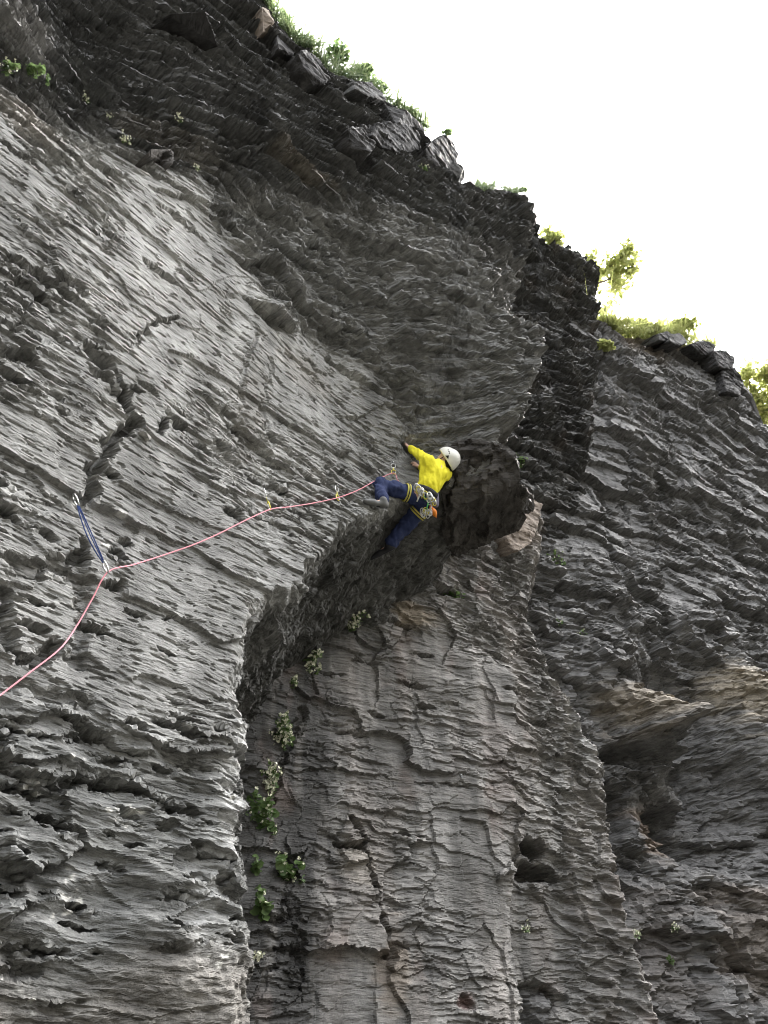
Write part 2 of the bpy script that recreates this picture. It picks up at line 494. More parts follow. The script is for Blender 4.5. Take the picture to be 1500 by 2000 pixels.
A_GROOVES = [([(172, 970), (182, 945), (180, 915), (205, 890), (215, 860), (245, 840), (262, 820), (240, 795), (248, 765), (222, 730), (200, 705)], .06, .20),
             ([(310, 845), (322, 820), (330, 805)], .04, .16), ([(250, 680), (280, 650), (300, 635), (335, 625), (345, 618)], .018, .09),
             ([(165, 1060), (160, 1120), (172, 1180), (160, 1250), (150, 1290)], .07, .07), ([(30, 1090), (70, 1110), (120, 1100), (170, 1080)], .07, .09),
             ([(18, 1150), (14, 1200), (22, 1250), (45, 1285), (75, 1290), (110, 1265)], .05, .14), ([(30, 1330), (100, 1360), (170, 1370)], .05, .06),
             ([(520, 470), (470, 430), (430, 420)], .02, .05), ([(470, 880), (480, 800), (475, 720), (500, 660)], .03, .03), ([(535, 870), (520, 800), (530, 700)], .03, .03),
             ([(640, 700), (690, 740), (740, 780), (790, 850)], .035, .10), ([(560, 690), (620, 730), (680, 790), (740, 850)], .02, .06),
             ([(0, 570), (40, 545), (70, 580), (30, 640)], .015, .04), ([(320, 170), (330, 240), (342, 320)], .05, .10), ([(150, 200), (150, 120), (110, 0)], .06, .08)]
# ledges: the rock above each line stands proud of it and thins out upwards: points, height, reach
A_LEDGES = [([(470, 585), (505, 605), (540, 640), (600, 640), (650, 668), (700, 705), (748, 765)], .22, .5), ([(60, 130), (130, 220), (180, 330), (260, 350), (330, 385), (400, 420), (470, 440)], .07, .35),
            ([(120, 480), (90, 520), (140, 560)], .08, .3), ([(640, 330), (700, 380), (780, 430), (850, 480)], .14, .4), ([(400, 560), (480, 600)], .1, .3),
            ([(290, 300), (480, 335), (640, 350), (700, 400)], .16, .35), ([(880, 500), (930, 560), (980, 640)], .1, .3), ([(540, 580), (640, 600), (720, 640)], .09, .25), ([(660, 810), (740, 800), (800, 830)], .08, .2),
            ([(0, 1385), (80, 1400), (170, 1420), (250, 1440), (330, 1480)], .10, .35), ([(0, 1480), (100, 1500), (190, 1530)], .1, .3), ([(0, 1700), (70, 1710), (150, 1660), (200, 1640)], .14, .4),
            ([(0, 1800), (40, 1770), (90, 1760)], .12, .3), ([(300, 1870), (390, 1830), (440, 1825)], .06, .3), ([(80, 1310), (160, 1290), (260, 1330), (420, 1360)], .05, .3)]
def smear(s, z, o, T, frame, base, pits, grooves, ledges, seed):
    js = .05 * gnoise(s * 5, z * 9, seed) + .02 * gnoise(s * 16, z * 26, seed + 1)
    jz = .035 * gnoise(s * 6, z * 9, seed + 2) + .015 * gnoise(s * 17, z * 30, seed + 3)
    ss = s + js; zz = z + jz
    for (px, py, L, H, D) in pits:
        c = frame.W(px, py, base)
        r = ray(px, py); dd = np.linalg.norm(r) * (base - frame.d) / (r[0] * frame.n[0] + r[1] * frame.n[1])
        m = dd / FPX
        a = L * m * 1.0; b = H * m * .62
        w = (abs(s - c[0]) < a * 2.2) & (abs(z - c[1]) < b * 2.6)
        if not w.any(): continue
        x = (ss[w] - c[0]) / a; y = (zz[w] - c[1]) / b
        q = np.sqrt(x * x + y * y)
        o[w] -= (1.35 * D * (1 - sst(.5, 1.05, q)) * (.55 + .45 * np.clip(y + .3, 0, 1))).astype(F)
    for (pts, wd, D) in grooves:
        sz = [tuple(frame.W(p[0], p[1], base)) for p in pts]
        a = np.array(sz); lo = a.min(0) - 4 * wd; hi = a.max(0) + 4 * wd
        w = (s > lo[0]) & (s < hi[0]) & (z > lo[1]) & (z < hi[1])
        if not w.any(): continue
        d, sg, al = polydist(ss[w], zz[w], sz)
        wl = wd * (.6 + .8 * hsh(np.floor(al * 2.3).astype(np.int64), np.zeros(al.shape, np.int64), seed))
        o[w] -= (D * (1 - sst(wl * .5, wl * 1.25, d))).astype(F)
    for (pts, hgt, reach) in ledges:
        sz = [tuple(frame.W(p[0], p[1], base)) for p in pts]
        a = np.array(sz); lo = a.min(0) - 1.2 * reach; hi = a.max(0) + 1.2 * reach
        w = (s > lo[0]) & (s < hi[0]) & (z > lo[1]) & (z < hi[1])
        if not w.any(): continue
        if sz[0][0] > sz[-1][0]: sz = sz[::-1]
        d, sg, al = polydist(ss[w] + .10 * gnoise(s[w] * 1.7, z[w] * 1.7, seed + 5), zz[w] + .12 * gnoise(s[w] * 1.9, z[w] * 1.5, seed + 6), sz)
        end = np.minimum(al, len(sz) - 1 - al)
        fade = sst(0, .6, end)
        sd = -d * sg          # positive above the line
        prof = np.where(sd > 0, np.exp(-(sd / (reach * .45)) ** 1.3) * sst(0, .02, sd + .004), -.35 * np.exp(-(-sd / (reach * .12))))
        o[w] += (hgt * fade * prof * np.clip(.55 + 1.1 * gnoise(s[w] * 1.6, z[w] * .5, seed + 7), 0, 1.3)).astype(F)
    return o
def a_shape(S, Z):
    o = a_base(S, Z).astype(F)
    # where each character of rock holds
    c = FA.W(np.array([0, 150, 330, 480, 620, 720, 800, 900, 1000]), np.array([215, 290, 375, 440, 470, 520, 560, 600, 640]), .15)
    zb = np.interp(S, c[:, 0], c[:, 1]).astype(F) + .25 * gnoise(S * 1.1, Z * .4, 31)
    band = sst(-.25, .35, Z - (zb + .5))                   # upper bedded band
    cb = [tuple(FA.W(x, y, .1)) for x, y in [(440, 470), (520, 590), (600, 655), (700, 720), (765, 800), (800, 860), (860, 920)]]
    d, sg, al = polydist(S, Z, cb)
    bul = sst(-.15, .3, np.where(sg > 0, -1, 1) * d + .12 * gnoise(S * 2, Z * 3, 33)) * (S > cb[0][0] - .3)   # scalloped bulge
    bul = bul * (1 - band)
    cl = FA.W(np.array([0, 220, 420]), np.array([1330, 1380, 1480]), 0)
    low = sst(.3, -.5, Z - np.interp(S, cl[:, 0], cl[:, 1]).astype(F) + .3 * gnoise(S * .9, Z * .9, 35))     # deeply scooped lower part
    ce = FA.W(np.array([100, 300, 430]), np.array([1900, 1850, 1840]), 0)
    base_ = sst(.25, -.35, Z - np.interp(S, ce[:, 0], ce[:, 1]).astype(F) + .2 * gnoise(S * 1.5, Z * 1.5, 36))   # smoother foot
    pan = (1 - band) * (1 - bul)
    # ---- panel: streaks along the bedding and long small pockets
    wz = Z + .03 * gnoise(S * 1.5, Z * 2.5, 41)
    o += .05 * fbm(S * .7, Z * 1.0, 42, 3)
    st = fbm(S * 2.0, wz * 13, 43, 3, .6)
    st = fbm(S * 2.0, wz * 13 + .9 * st, 43, 4, .62)
    zone = sst(0, .42, gnoise(S * .55, Z * .65, 45) + .4 * gnoise(S * 1.4, Z * 1.8, 48))
    cz = FA.W(640, 960, .1); zone = np.maximum(zone, sst(1.6, .5, np.sqrt((S - cz[0]) ** 2 * .6 + (Z - cz[1]) ** 2)))
    cz = FA.W(560, 640, .05); zone = zone * (1 - .8 * sst(2.2, .8, np.sqrt((S - cz[0]) ** 2 * .5 + (Z - cz[1]) ** 2)))
    o += pan * (1 - .7 * base_) * ((.007 + .017 * zone) * st + .005 * fbm(S * 7, wz * 48, 44, 3))
    o += pan * .04 * strata(S + .08 * gnoise(S * 2, Z * 3, 49), Z + .14 * gnoise(S * .8, Z * 1.2, 50) + .03 * gnoise(S * 4, Z * 6, 59), .8, 2.0, 57, .8) * sst(-.3, .3, gnoise(S * .7, Z * 1.5, 60))
    pk = fbm(S * 2.0, wz * 9.5, 46, 3, .5)
    thr = .56 - .34 * zone
    o -= pan * (1 - low) * .17 * sst(thr, thr + .12, pk) * (.5 + .5 * zone)
    pk2 = fbm(S * 4.2, wz * 27, 47, 2, .5)
    o -= pan * (1 - .6 * low) * .05 * (.45 + .55 * zone) * sst(.27, .34, pk2)
    o += pan * (1 - .5 * low) * (.036 * shingle(S, wz, .8, .17, 581) * (.12 + .88 * zone) + .012 * shingle(S, wz, .24, .05, 582) * (.12 + .88 * zone) + .05 * shingle(S, Z, 2.4, .9, 583, .3, .5)) * (1 - .6 * base_)
    pk3 = gnoise(S * 5.5, wz * 52, 58)
    o -= pan * (1 - .8 * low) * .016 * (.3 + .7 * zone) * sst(.35, .5, pk3)
    # ---- lower scoops
    wS = S + .06 * gnoise(S * 2.2, Z * 4, 51); wZ = Z + .04 * gnoise(S * 2.2, Z * 4, 52)
    f1, f2, ia, ib, dx, dy = worley(wS / .52, wZ / .17, 53, .95)
    dep = hsh(ia, ib, 54)
    o -= pan * low * (1 - base_) * (.12 * (.25 + dep) * np.clip(1 - f1 * f1 * 1.7, 0, 1))
    o += pan * low * .06 * ridged(S * .9, wz * 4.6, 55, 3)
    lz = sst(-.2, .3, gnoise(S * .9, Z * 1.1, 66))
    o -= pan * low * (1 - base_) * (.08 * sst(.30 - .2 * lz, .40 - .2 * lz, fbm(S * 2.6, wz * 9.5, 67, 3)) + .02 * st)
    f1, f2, ia, ib, dx, dy = worley(wS / .17, wZ / .075, 68, .95)
    o -= pan * low * lz * (1 - base_) * .035 * (.2 + hsh(ia, ib, 69)) * np.clip(1 - f1 * f1 * 1.7, 0, 1)
    o += base_ * .035 * fbm(S * 9, Z * 11, 56, 4)
    # ---- bulge: sharp-edged scallops
    f1, f2, ia, ib, dx, dy = worley(wS / .34 + .4 * Z, wZ / .12, 61, .95)
    dep = hsh(ia, ib, 62)
    o -= bul * .12 * (.3 + dep) * np.clip(1 - f1 * f1 * 1.6, 0, 1)
    f1, f2, ia, ib, dx, dy = worley(wS / .13 + .4 * Z, wZ / .05, 63, .95)
    o -= bul * .065 * (.3 + hsh(ia, ib, 64)) * np.clip(1 - f1 * f1 * 1.6, 0, 1)
    o += bul * (.12 * shingle(S, wZ, 1.3, .5, 65) + .07 * strata(S + .06 * gnoise(S * 2, Z * 3, 654), wZ + .05 * gnoise(S * .9, Z, 655), .34, 1.4, 653) + .035 * shingle(S, wZ, .3, .08, 651))
    # ---- band: bedded blocks
    js = S + .03 * gnoise(S * 2, Z * 6, 71); jz = Z + .03 * gnoise(S * 3, Z * 4, 72) + .008 * gnoise(S * 9, Z * 12, 73)
    o += band * (.14 * strata(js, jz, .42, 1.8, 74) + .07 * strata(js, jz, .15, .8, 75) + .12 * shingle(js, jz, 1.1, .2, 752) + .05 * shingle(js, jz, .4, .07, 753))
    fc, ed = facets(js, jz, .55, .3, 77)
    o += band * .05 * fc
    # blocky rib right of the bulge
    cr = FA.W(np.array([880, 1000]), np.array([470, 830]), 1.2)
    rib = sst(-.2, .35, S - np.interp(Z, cr[::-1, 1], cr[::-1, 0]).astype(F) - .55 + .2 * gnoise(S * 2, Z * 2, 78)) * sst(9.5, 10.5, Z)
    fc, ed = facets(js, jz, .42, .34, 79, .5)
    o += rib * (.12 * fc + .10 * shingle(js, jz, .4, .3, 80, .3, .5))
    bs = a_base(S, Z).astype(F); ztt = a_top(S[0]).astype(F)[None, :]
    nt_ = 1 - .6 * sst(.7, .1, ztt - Z)
    o = bs + (o - bs) * nt_
    o = smear(S, Z, o, None, FA, .03, A_PITS, A_GROOVES, A_LEDGES, 90)
    # ---- edge: the lip of the arch and the end of the bulge
    jit_s = S + .05 * gnoise(S * 4, Z * 4, 95) + .03 * gnoise(S * 13, Z * 13, 96)
    jit_z = Z + .05 * gnoise(S * 4, Z * 4, 97) + .03 * gnoise(S * 13, Z * 13, 98)
    d, sg, al = polydist(jit_s, jit_z, A_EDGE_SZ)
    dd = d * sg
    soft = np.where(al < 5.5, .55, .06)                     # rounded arete below, crisp lip above
    soft = np.where((al >= 5.5) & (al < 7), .55 - .326 * (al - 5.5), soft).astype(F)
    x = np.maximum(dd + soft * .5, 0)
    slope = np.where(al < 6, 2.2, 1.9)
    slope = np.where(al > 17, 2.6, slope)
    drop = slope * np.where(x < soft, x * x / (2 * soft + 1e-6), x - soft / 2)
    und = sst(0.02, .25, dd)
    o -= np.minimum(drop, 5.0).astype(F)
    # rough rock on the underside
    o += und * (.05 * fbm(S * 7 + Z * 1.5, Z * 6, 101, 4, .6) + .04 * facets(jit_s, jit_z, .16, .14, 102)[0])
    # ---- tint of the stone, some light and shade painted in
    T = np.empty(S.shape + (3,), F); T[:] = (.245, .243, .232)
    T = mixc(T, band * .85, (.085, .085, .085))
    T = mixc(T, bul * .45, (.15, .15, .145))
    T = mixc(T, rib * .5, (.11, .108, .105))
    T = mixc(T, sst(.0, .5, fbm(S * .8, Z * .7, 111, 3)) * pan * .35, (.33, .325, .305))
    T = mixc(T, sst(.05, .5, fbm(S * .7 + 9, Z * .8, 112, 3)) * .35, (.14, .143, .138))
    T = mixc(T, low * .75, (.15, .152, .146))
    T = mixc(T, base_ * .6, (.20, .182, .16))
    def spot(px, py, o_, rs, rz):
        c_ = FA.W(px, py, o_)
        return 1 - sst(.5, 1.1, np.sqrt(((S - c_[0]) / rs) ** 2 + ((Z - c_[1]) / rz) ** 2) + .25 * gnoise(S * 6, Z * 8, 113))
    T = mixc(T, spot(480, 640, 0, 2.6, 2.6) * pan * .55, (.37, .365, .345))
    T = mixc(T, spot(300, 560, .05, 1.2, 1.4) * pan * .4, (.36, .355, .34))
    T = mixc(T, spot(35, 60, -.15, .55, .9) * .85, (.27, .265, .255))
    T = mixc(T, spot(520, 680, 0, .28, .28) * .7, (.42, .41, .39))
    T = mixc(T, spot(600, 730, 0, .5, .35) * .5, (.36, .34, .31))
    T = mixc(T, spot(490, 800, 0, .2, 1.0) * .35, (.32, .30, .27))
    T = mixc(T, spot(462, 1500, 0, .16, .9) * .6, (.36, .36, .35))  # pale strip: highlight along the rounded arete put into the tint
    T = mixc(T, spot(400, 1750, 0, .2, .3) * .5, (.33, .33, .32))
    T = mixc(T, spot(60, 230, .12, .4, .35) * .4, (.32, .29, .26))
    T = mixc(T, spot(560, 340, .3, .7, .3) * .5, (.22, .19, .15))
    T = mixc(T, spot(330, 270, 0, .8, .5) * .4, (.17, .155, .135))
    for cx_, cy_, cr_ in ((187, 917, .05), (240, 1002, .035), (212, 1062, .03), (222, 850, .04), (575, 978, .03), (792, 868, .06), (745, 905, .04), (690, 960, .03), (160, 985, .05), (540, 655, .07)):
        T = mixc(T, spot(cx_, cy_, .03, cr_ * 1.6, cr_) * .75, (.62, .61, .58))
    wl = sst(.42, .52, gnoise(S * 3.1, Z * 3.7, 114)) * sst(.25, .45, gnoise(S * 17, Z * 23, 115))
    T = mixc(T, wl * low * .9, (.55, .54, .5))             # pale lichen flecks
    T = mixc(T, und * .8, (.075, .074, .07))  # arch underside: unbleached rock, plus its shade put into the tint
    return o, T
NA_S, NA_Z = 690, 1235
sA = graded(-5.0, 11.5, NA_S, lambda s: np.where((s > -1.2) & (s < 10.5), 1 / np.sqrt(5.1 ** 2 + np.maximum(s, 0) ** 2 + 36), .02))
vA = graded(0, 1, NA_Z, lambda v: np.where(v > .09, 1 / np.sqrt(45 + (v * 18 - 1.6) ** 2), .02))
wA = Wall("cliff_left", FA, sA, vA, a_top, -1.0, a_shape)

# ---- lower middle buttress under the arch
FC = Frame(62.0, 8.55)
C_CTRL = [(400, 2300, 0), (490, 2000, 0), (500, 1700, 0), (520, 1500, 0), (560, 1340, 0), (640, 1270, 0), (700, 1180, 0), (850, 1120, .05), (700, 1900, .12), (760, 1600, .1), (800, 1350, .1), (760, 1230, .05),
          (1000, 1990, .15), (980, 1700, .2), (960, 1450, .2), (930, 1250, .1), (1030, 1300, .15), (1120, 1450, .2), (1160, 1600, .1), (1100, 1800, -.1), (1200, 1850, .05), (1260, 1990, .1), (1100, 1950, -.15),
          (1020, 1000, .1), (1040, 1100, 0), (950, 1120, 0), (860, 1000, .1), (600, 1000, .2), (1200, 2300, 0), (800, 2300, .1)]
c_base = tps(C_CTRL, FC, .01)
C_EDGE = [(1330, 2300, .1), (1300, 2050, .1), (1286, 2000, .1), (1250, 1850, .05), (1215, 1740, .05), (1196, 1650, .08), (1188, 1580, .1), (1178, 1490, .15), (1150, 1420, .2), (1118, 1365, .2), (1082, 1315, .15), (1055, 1255, .12), (1032, 1195, .08),
          (1048, 1110, 0), (1066, 1050, .05), (1060, 985, .1), (1010, 940, .1), (900, 900, .1)]
C_EDGE_SZ = [tuple(FC.W(*e)) for e in C_EDGE]
C_GROOVES = [([(690, 1600), (715, 1640), (722, 1700), (735, 1760), (745, 1820), (760, 1870)], .035, .14), ([(1000, 1690), (1012, 1760), (1018, 1850), (1030, 1960)], .03, .12),
             ([(600, 1380), (560, 1480), (540, 1560)], .04, .08), ([(560, 1760), (590, 1850), (595, 1950)], .03, .07), ([(960, 1200), (1010, 1260), (1060, 1330)], .03, .06)]
C_PITS = [(690, 1652, 34, 15, .26), (800, 1633, 46, 7, .1), (770, 1850, 22, 10, .1), (900, 1960, 24, 20, .08), (1045, 1655, 36, 28, .5), (1064, 1700, 52, 28, .45), (830, 1385, 24, 12, .12), (740, 1395, 24, 10, .08), (810, 1340, 40, 10, .1),
          (830, 1280, 30, 9, .1), (780, 1215, 50, 12, .12), (720, 1290, 36, 9, .1), (880, 1150, 40, 16, .25), (1090, 1945, 60, 46, .5), (1070, 2000, 60, 50, .45), (560, 1850, 30, 9, .1), (540, 1800, 20, 12, .1), (1000, 1360, 40, 12, .1), (1050, 1420, 40, 10, .1), (980, 1290, 34, 10, .09), (880, 1540, 40, 6, .05), (830, 1535, 30, 6, .05), (700, 1430, 40, 7, .07), (590, 1270, 30, 9, .1), (650, 1310, 30, 9, .1)]
C_LEDGES = [([(650, 1190), (760, 1205), (860, 1240)], .06, .3), ([(660, 1265), (750, 1280), (850, 1300)], .05, .2), ([(720, 1390), (820, 1420), (880, 1430)], .05, .2), ([(600, 1640), (700, 1655), (760, 1640), (850, 1640), (1000, 1650)], .06, .25),
            ([(700, 1790), (760, 1810), (800, 1815), (900, 1830)], .06, .25), ([(500, 1840), (560, 1850), (610, 1840)], .07, .2), ([(880, 1340), (980, 1400), (1060, 1460)], .06, .2), ([(930, 1500), (1040, 1560), (1150, 1600)], .04, .2), ([(640, 1920), (740, 1925), (900, 1950)], .04, .2)]
def c_shape(S, Z):
    o = c_base(S, Z).astype(F)
    js = S + .05 * gnoise(S * 4, Z * 6, 171); jz = Z + .04 * gnoise(S * 2.5, Z * 3, 172) + .010 * gnoise(S * 8, Z * 11, 173) + .10 * S * 0
    wet = sst(.2, -.3, S - FC.W(660, 1600, 0)[0] + .2 * gnoise(S * 1.5, Z * 1.2, 174))
    cr = FC.W(np.array([880, 990, 1080, 1150]), np.array([1180, 1350, 1560, 1900]), .1)
    rgt = sst(-.25, .25, S - np.interp(-Z, -cr[:, 1], cr[:, 0]).astype(F) + .15 * gnoise(S * 2, Z * 1.6, 175))
    o += .06 * fbm(S * .9, Z * .8, 176, 3) + .05 * fbm(S * 2.1, Z * .7, 177, 3)
    lm = sst(-.35, .35, gnoise(S * .8, Z * .7, 178) + .4 * gnoise(S * 2.2, Z * 1.9, 179))
    o += (.35 + .9 * lm) * (.014 * fbm(S * 3, jz * 20, 183, 4, .6) + .020 * strata(js, jz, .1, .9, 181))
    o += .10 * shingle(js, jz, 1.2, .8, 184, .35, .35) + (.1 + .9 * lm) * .036 * shingle(js, jz, .42, .14, 192) + (.3 + .7 * lm) * .014 * shingle(js, jz, .16, .055, 186)
    vj = facets(js, jz, .5, .6, 188, .35)[0]; o += .05 * vj
    o += wet * .03 * shingle(js, jz, .22, .2, 187, .3, .2)
    # long slanting scoops towards the right edge
    f1, f2, ia, ib, dx, dy = worley((S + .05 * gnoise(S * 3, Z * 4, 187)) / .32, (Z + .22 * S + .03 * gnoise(S * 4, Z * 5, 188)) / .09, 189, .95)
    o -= rgt * .12 * (.2 + hsh(ia, ib, 190)) * np.clip(1 - f1 * f1 * 1.6, 0, 1)
    o = smear(S, Z, o, None, FC, .1, C_PITS, C_GROOVES, C_LEDGES, 195)
    # corner: right of it the wall stands back
    ck = FC.W(np.array([1000, 1012, 1020, 1035, 1040]), np.array([1640, 1720, 1850, 1960, 2200]), .2)
    cor = sst(-.015, .03, S + .02 * gnoise(S * 5, Z * 5, 196) - np.interp(-Z, -ck[:, 1], ck[:, 0]).astype(F)) * sst(ck[0, 1] + .1, ck[0, 1] - .25, Z + .15 * gnoise(S * 2, Z * 2, 197))
    o -= cor * .28 * np.exp(-np.maximum(S - ck[1, 0], 0) / 1.0).astype(F)
    d, sg, al = polydist(S + .06 * gnoise(S * 3, Z * 3, 198) + .025 * gnoise(S * 12, Z * 12, 199), Z + .04 * gnoise(S * 4, Z * 4, 200), C_EDGE_SZ[::-1])
    dd = -d * sg
    soft = .16
    x = np.maximum(dd + soft * .5, 0)
    o -= np.minimum(2.0 * np.where(x < soft, x * x / (2 * soft), x - soft / 2), 5).astype(F)
    T = np.empty(S.shape + (3,), F); T[:] = (.195, .189, .178)
    T = mixc(T, wet * .85, (.085, .083, .08))
    T = mixc(T, sst(-.05, .3, fbm(S * 1.6, Z * .35, 211, 4)) * (1 - wet) * .5, (.245, .222, .202))
    T = mixc(T, sst(.05, .3, fbm(S * 3.0, Z * .4, 212, 4)) * .5, (.31, .295, .275))
    T = mixc(T, sst(.2, .5, fbm(S * 1.4 + 4, Z * .9, 213, 4)) * .4, (.20, .15, .13))
    T = mixc(T, sst(.15, .5, fbm(S * 1.3 + 8, Z * 1.1, 214, 4)) * .5, (.11, .108, .105))
    def spot(px, py, rs, rz):
        c_ = FC.W(px, py, .1)
        return 1 - sst(.4, 1.15, np.sqrt(((S - c_[0]) / rs) ** 2 + ((Z - c_[1]) / rz) ** 2) + .45 * fbm(S * 2.2, Z * 9, 215, 4) + .3 * strata(S, Z, .13, .5, 216))
    T = mixc(T, spot(815, 1195, .45, .25) * .8, (.27, .225, .165))
    T = mixc(T, spot(760, 1900, .22, .5) * .55, (.29, .24, .19))
    T = mixc(T, spot(700, 1690, .25, .3) * .6, (.34, .31, .27))
    T = mixc(T, spot(960, 1480, .3, 1.0) * .35, (.30, .255, .235))
    T = mixc(T, spot(905, 1960, .14, .1) * .8, (.14, .085, .075))
    T = mixc(T, spot(1140, 1420, .22, .5) * .8, (.42, .415, .40))  # pale edge patch: highlight on the buttress rim put into the tint
    T = mixc(T, spot(1030, 1930, .08, .5) * .7, (.40, .395, .38))
    T = mixc(T, spot(1030, 1020, .5, .5) * .6, (.31, .275, .24))
    return o, T
NC_S, NC_Z = 470, 640
sC0, sC1 = FC.W(330, 2000, 0)[0], FC.W(1420, 1500, 0)[0]
sC = graded(sC0, sC1, NC_S, lambda s: 1 / np.sqrt(7.3 ** 2 + s ** 2 + 9))
vC = graded(0, 1, NC_Z, lambda v: np.where(v > .2, 1 / np.sqrt(75 + (v * 12 - 1.6) ** 2), .03))
wC = Wall("cliff_middle", FC, sC, vC, lambda s: np.full(s.shape, 11.0) + .1 * gnoise(s * 2, s * 0, 3), -1.0, c_shape)

# ---- dark buttress behind the bulge
FG = Frame(60.0, 9.0)
G_CTRL = [(1000, 700, 0), (1100, 600, .2), (1160, 560, .3), (1160, 700, .2), (1100, 480, .5), (1040, 420, .5), (1100, 850, .25), (1150, 900, .2), (1100, 1050, .1), (1040, 1000, .2), (1090, 1200, -.2), (980, 900, .2), (1000, 1300, -.5), (950, 500, .3), (1180, 450, .5)]
g_base = tps(G_CTRL, FG, .01)
G_EDGE = [(1030, 1330, -.5), (1070, 1230, -.3), (1098, 1130, -.05), (1120, 1030, .1), (1142, 930, .2), (1150, 840, .25), (1154, 770, .1), (1168, 690, .2), (1170, 610, .25), (1162, 520, .35), (1165, 400, .4)]
G_EDGE_SZ = [tuple(FG.W(*e)) for e in G_EDGE]
G_TOP = [(900, 380, .4), (1030, 420, .5), (1056, 462, .5), (1066, 474, .5), (1085, 480, .5), (1110, 484, .48), (1132, 490, .45), (1148, 508, .4), (1162, 516, .38), (1170, 560, .3), (1230, 640, .3)]
_gt = np.array([FG.W(*e) for e in G_TOP])
def g_shape(S, Z):
    o = g_base(S, Z).astype(F)
    js = S + .06 * gnoise(S * 4, Z * 6, 271); jz = Z + .05 * gnoise(S * 2.5, Z * 3, 272) + .010 * gnoise(S * 8, Z * 11, 273)
    o += .14 * strata(js, jz, .75, 1.1, 274) + .14 * shingle(js, jz, .6, .35, 275) + .06 * shingle(js, jz, .25, .12, 276)
    fc, ed = facets(js, jz, .6, .5, 277, .5); o += .10 * fc
    fc, ed = facets(js, jz, .25, .2, 278, .5); o += .05 * fc
    d, sg, al = polydist(S + .08 * gnoise(S * 3, Z * 3, 279) + .05 * strata(S, jz, .3, 5, 281), Z + .05 * gnoise(S * 4, Z * 4, 280), G_EDGE_SZ)
    dd = d * sg
    x = np.maximum(dd + .04, 0)
    o -= np.minimum(2.4 * x, 5).astype(F)
    T = np.empty(S.shape + (3,), F); T[:] = (.085, .084, .081)
    T = mixc(T, sst(0, .5, fbm(S * 1.1, Z * .9, 282, 4)) * .5, (.13, .128, .122))
    T = mixc(T, sst(.1, .5, fbm(S * 1.1 + 5, Z * .9, 283, 4)) * .5, (.11, .092, .078))
    return o, T
sG = graded(FG.W(820, 700, 0)[0], FG.W(1290, 700, 0)[0], 240, lambda s: np.ones(s.shape))
vG = graded(0, 1, 440, lambda v: np.where(v > .28, 1, .2))
wG = Wall("cliff_gully", FG, sG, vG, lambda s: np.interp(s, _gt[:, 0], _gt[:, 1]) + .08 * gnoise(s * 3, s * 0, 15), 3.0, g_shape)

# ---- right wall
FD = Frame(57.0, 8.3)
D_CTRL = [(1180, 660, 0), (1300, 660, 0), (1420, 690, .1), (1300, 900, 0), (1450, 950, 0), (1200, 900, -.1), (1150, 1100, -.1), (1300, 1150, .05), (1480, 1150, .2), (1100, 1250, -.1), (1250, 1300, .1), (1400, 1320, .45), (1500, 1300, .5),
          (1230, 1425, .30), (1330, 1425, .45), (1450, 1450, .6), (1500, 1600, .5), (1300, 1490, -.2), (1240, 1490, -.9), (1205, 1480, -1.1), (1215, 1560, -1.3), (1235, 1640, -1.0), (1340, 1560, .1), (1300, 1700, .1), (1380, 1700, .35), (1420, 1900, .5), (1480, 1900, .5), (1270, 1660, -.3), (1270, 1900, .1), (1300, 2050, .2), (1500, 2200, .4), (1100, 1600, -.3), (1100, 1900, -.2), (1450, 1700, .45), (1700, 1500, .8), (1700, 1000, .3)]
d_base = tps(D_CTRL, FD, .02)
D_TOP = [(1000, 560, -.1), (1150, 610, 0), (1175, 622, 0), (1200, 640, 0), (1250, 650, 0), (1300, 648, 0), (1335, 655, 0), (1375, 668, .05), (1405, 680, .1), (1424, 690, .1), (1440, 706, .1), (1452, 750, .1), (1464, 800, .1), (1478, 845, .1), (1500, 868, .15), (1600, 930, .2), (1800, 1020, .3)]
_dt = np.array([FD.W(*e) for e in D_TOP])
D_GROOVES = [([(1185, 640), (1180, 700), (1178, 760), (1185, 800)], .05, .15), ([(1230, 880), (1240, 960), (1245, 1010)], .04, .12), ([(1290, 1010), (1295, 1080)], .03, .10), ([(1395, 1080), (1415, 1150), (1420, 1190)], .04, .14), ([(1360, 1760), (1370, 1900), (1395, 2000)], .03, .09), ([(1290, 1750), (1320, 1850), (1345, 2000)], .03, .08),
             ([(1260, 1650), (1290, 1720), (1310, 1760), (1370, 1790)], .05, .1), ([(1350, 1700), (1370, 1780), (1378, 1850)], .03, .1), ([(1370, 1900), (1420, 1905), (1470, 1902)], .025, .09), ([(1460, 1905), (1475, 1960), (1480, 2000)], .02, .08), ([(1200, 1330), (1330, 1250), (1500, 1205)], .012, .03)]
D_PITS = [(1238, 1482, 75, 42, .8), (1214, 1580, 45, 95, .8), (1290, 1470, 60, 26, .4), (1310, 790, 40, 12, .12), (1280, 770, 40, 12, .12), (1240, 870, 60, 20, .2), (1200, 1010, 40, 18, .2), (1440, 1070, 40, 50, .3), (1300, 1230, 40, 16, .12), (1220, 1320, 40, 20, .2), (1200, 1290, 40, 16, .2), (1430, 1450, 50, 14, .15), (1480, 1480, 40, 12, .15), (1330, 1590, 60, 30, .3), (1200, 1600, 24, 60, .3), (1200, 1540, 20, 60, .3), (1450, 1530, 50, 12, .12), (1430, 1660, 50, 10, .1), (1460, 1700, 50, 8, .08)]
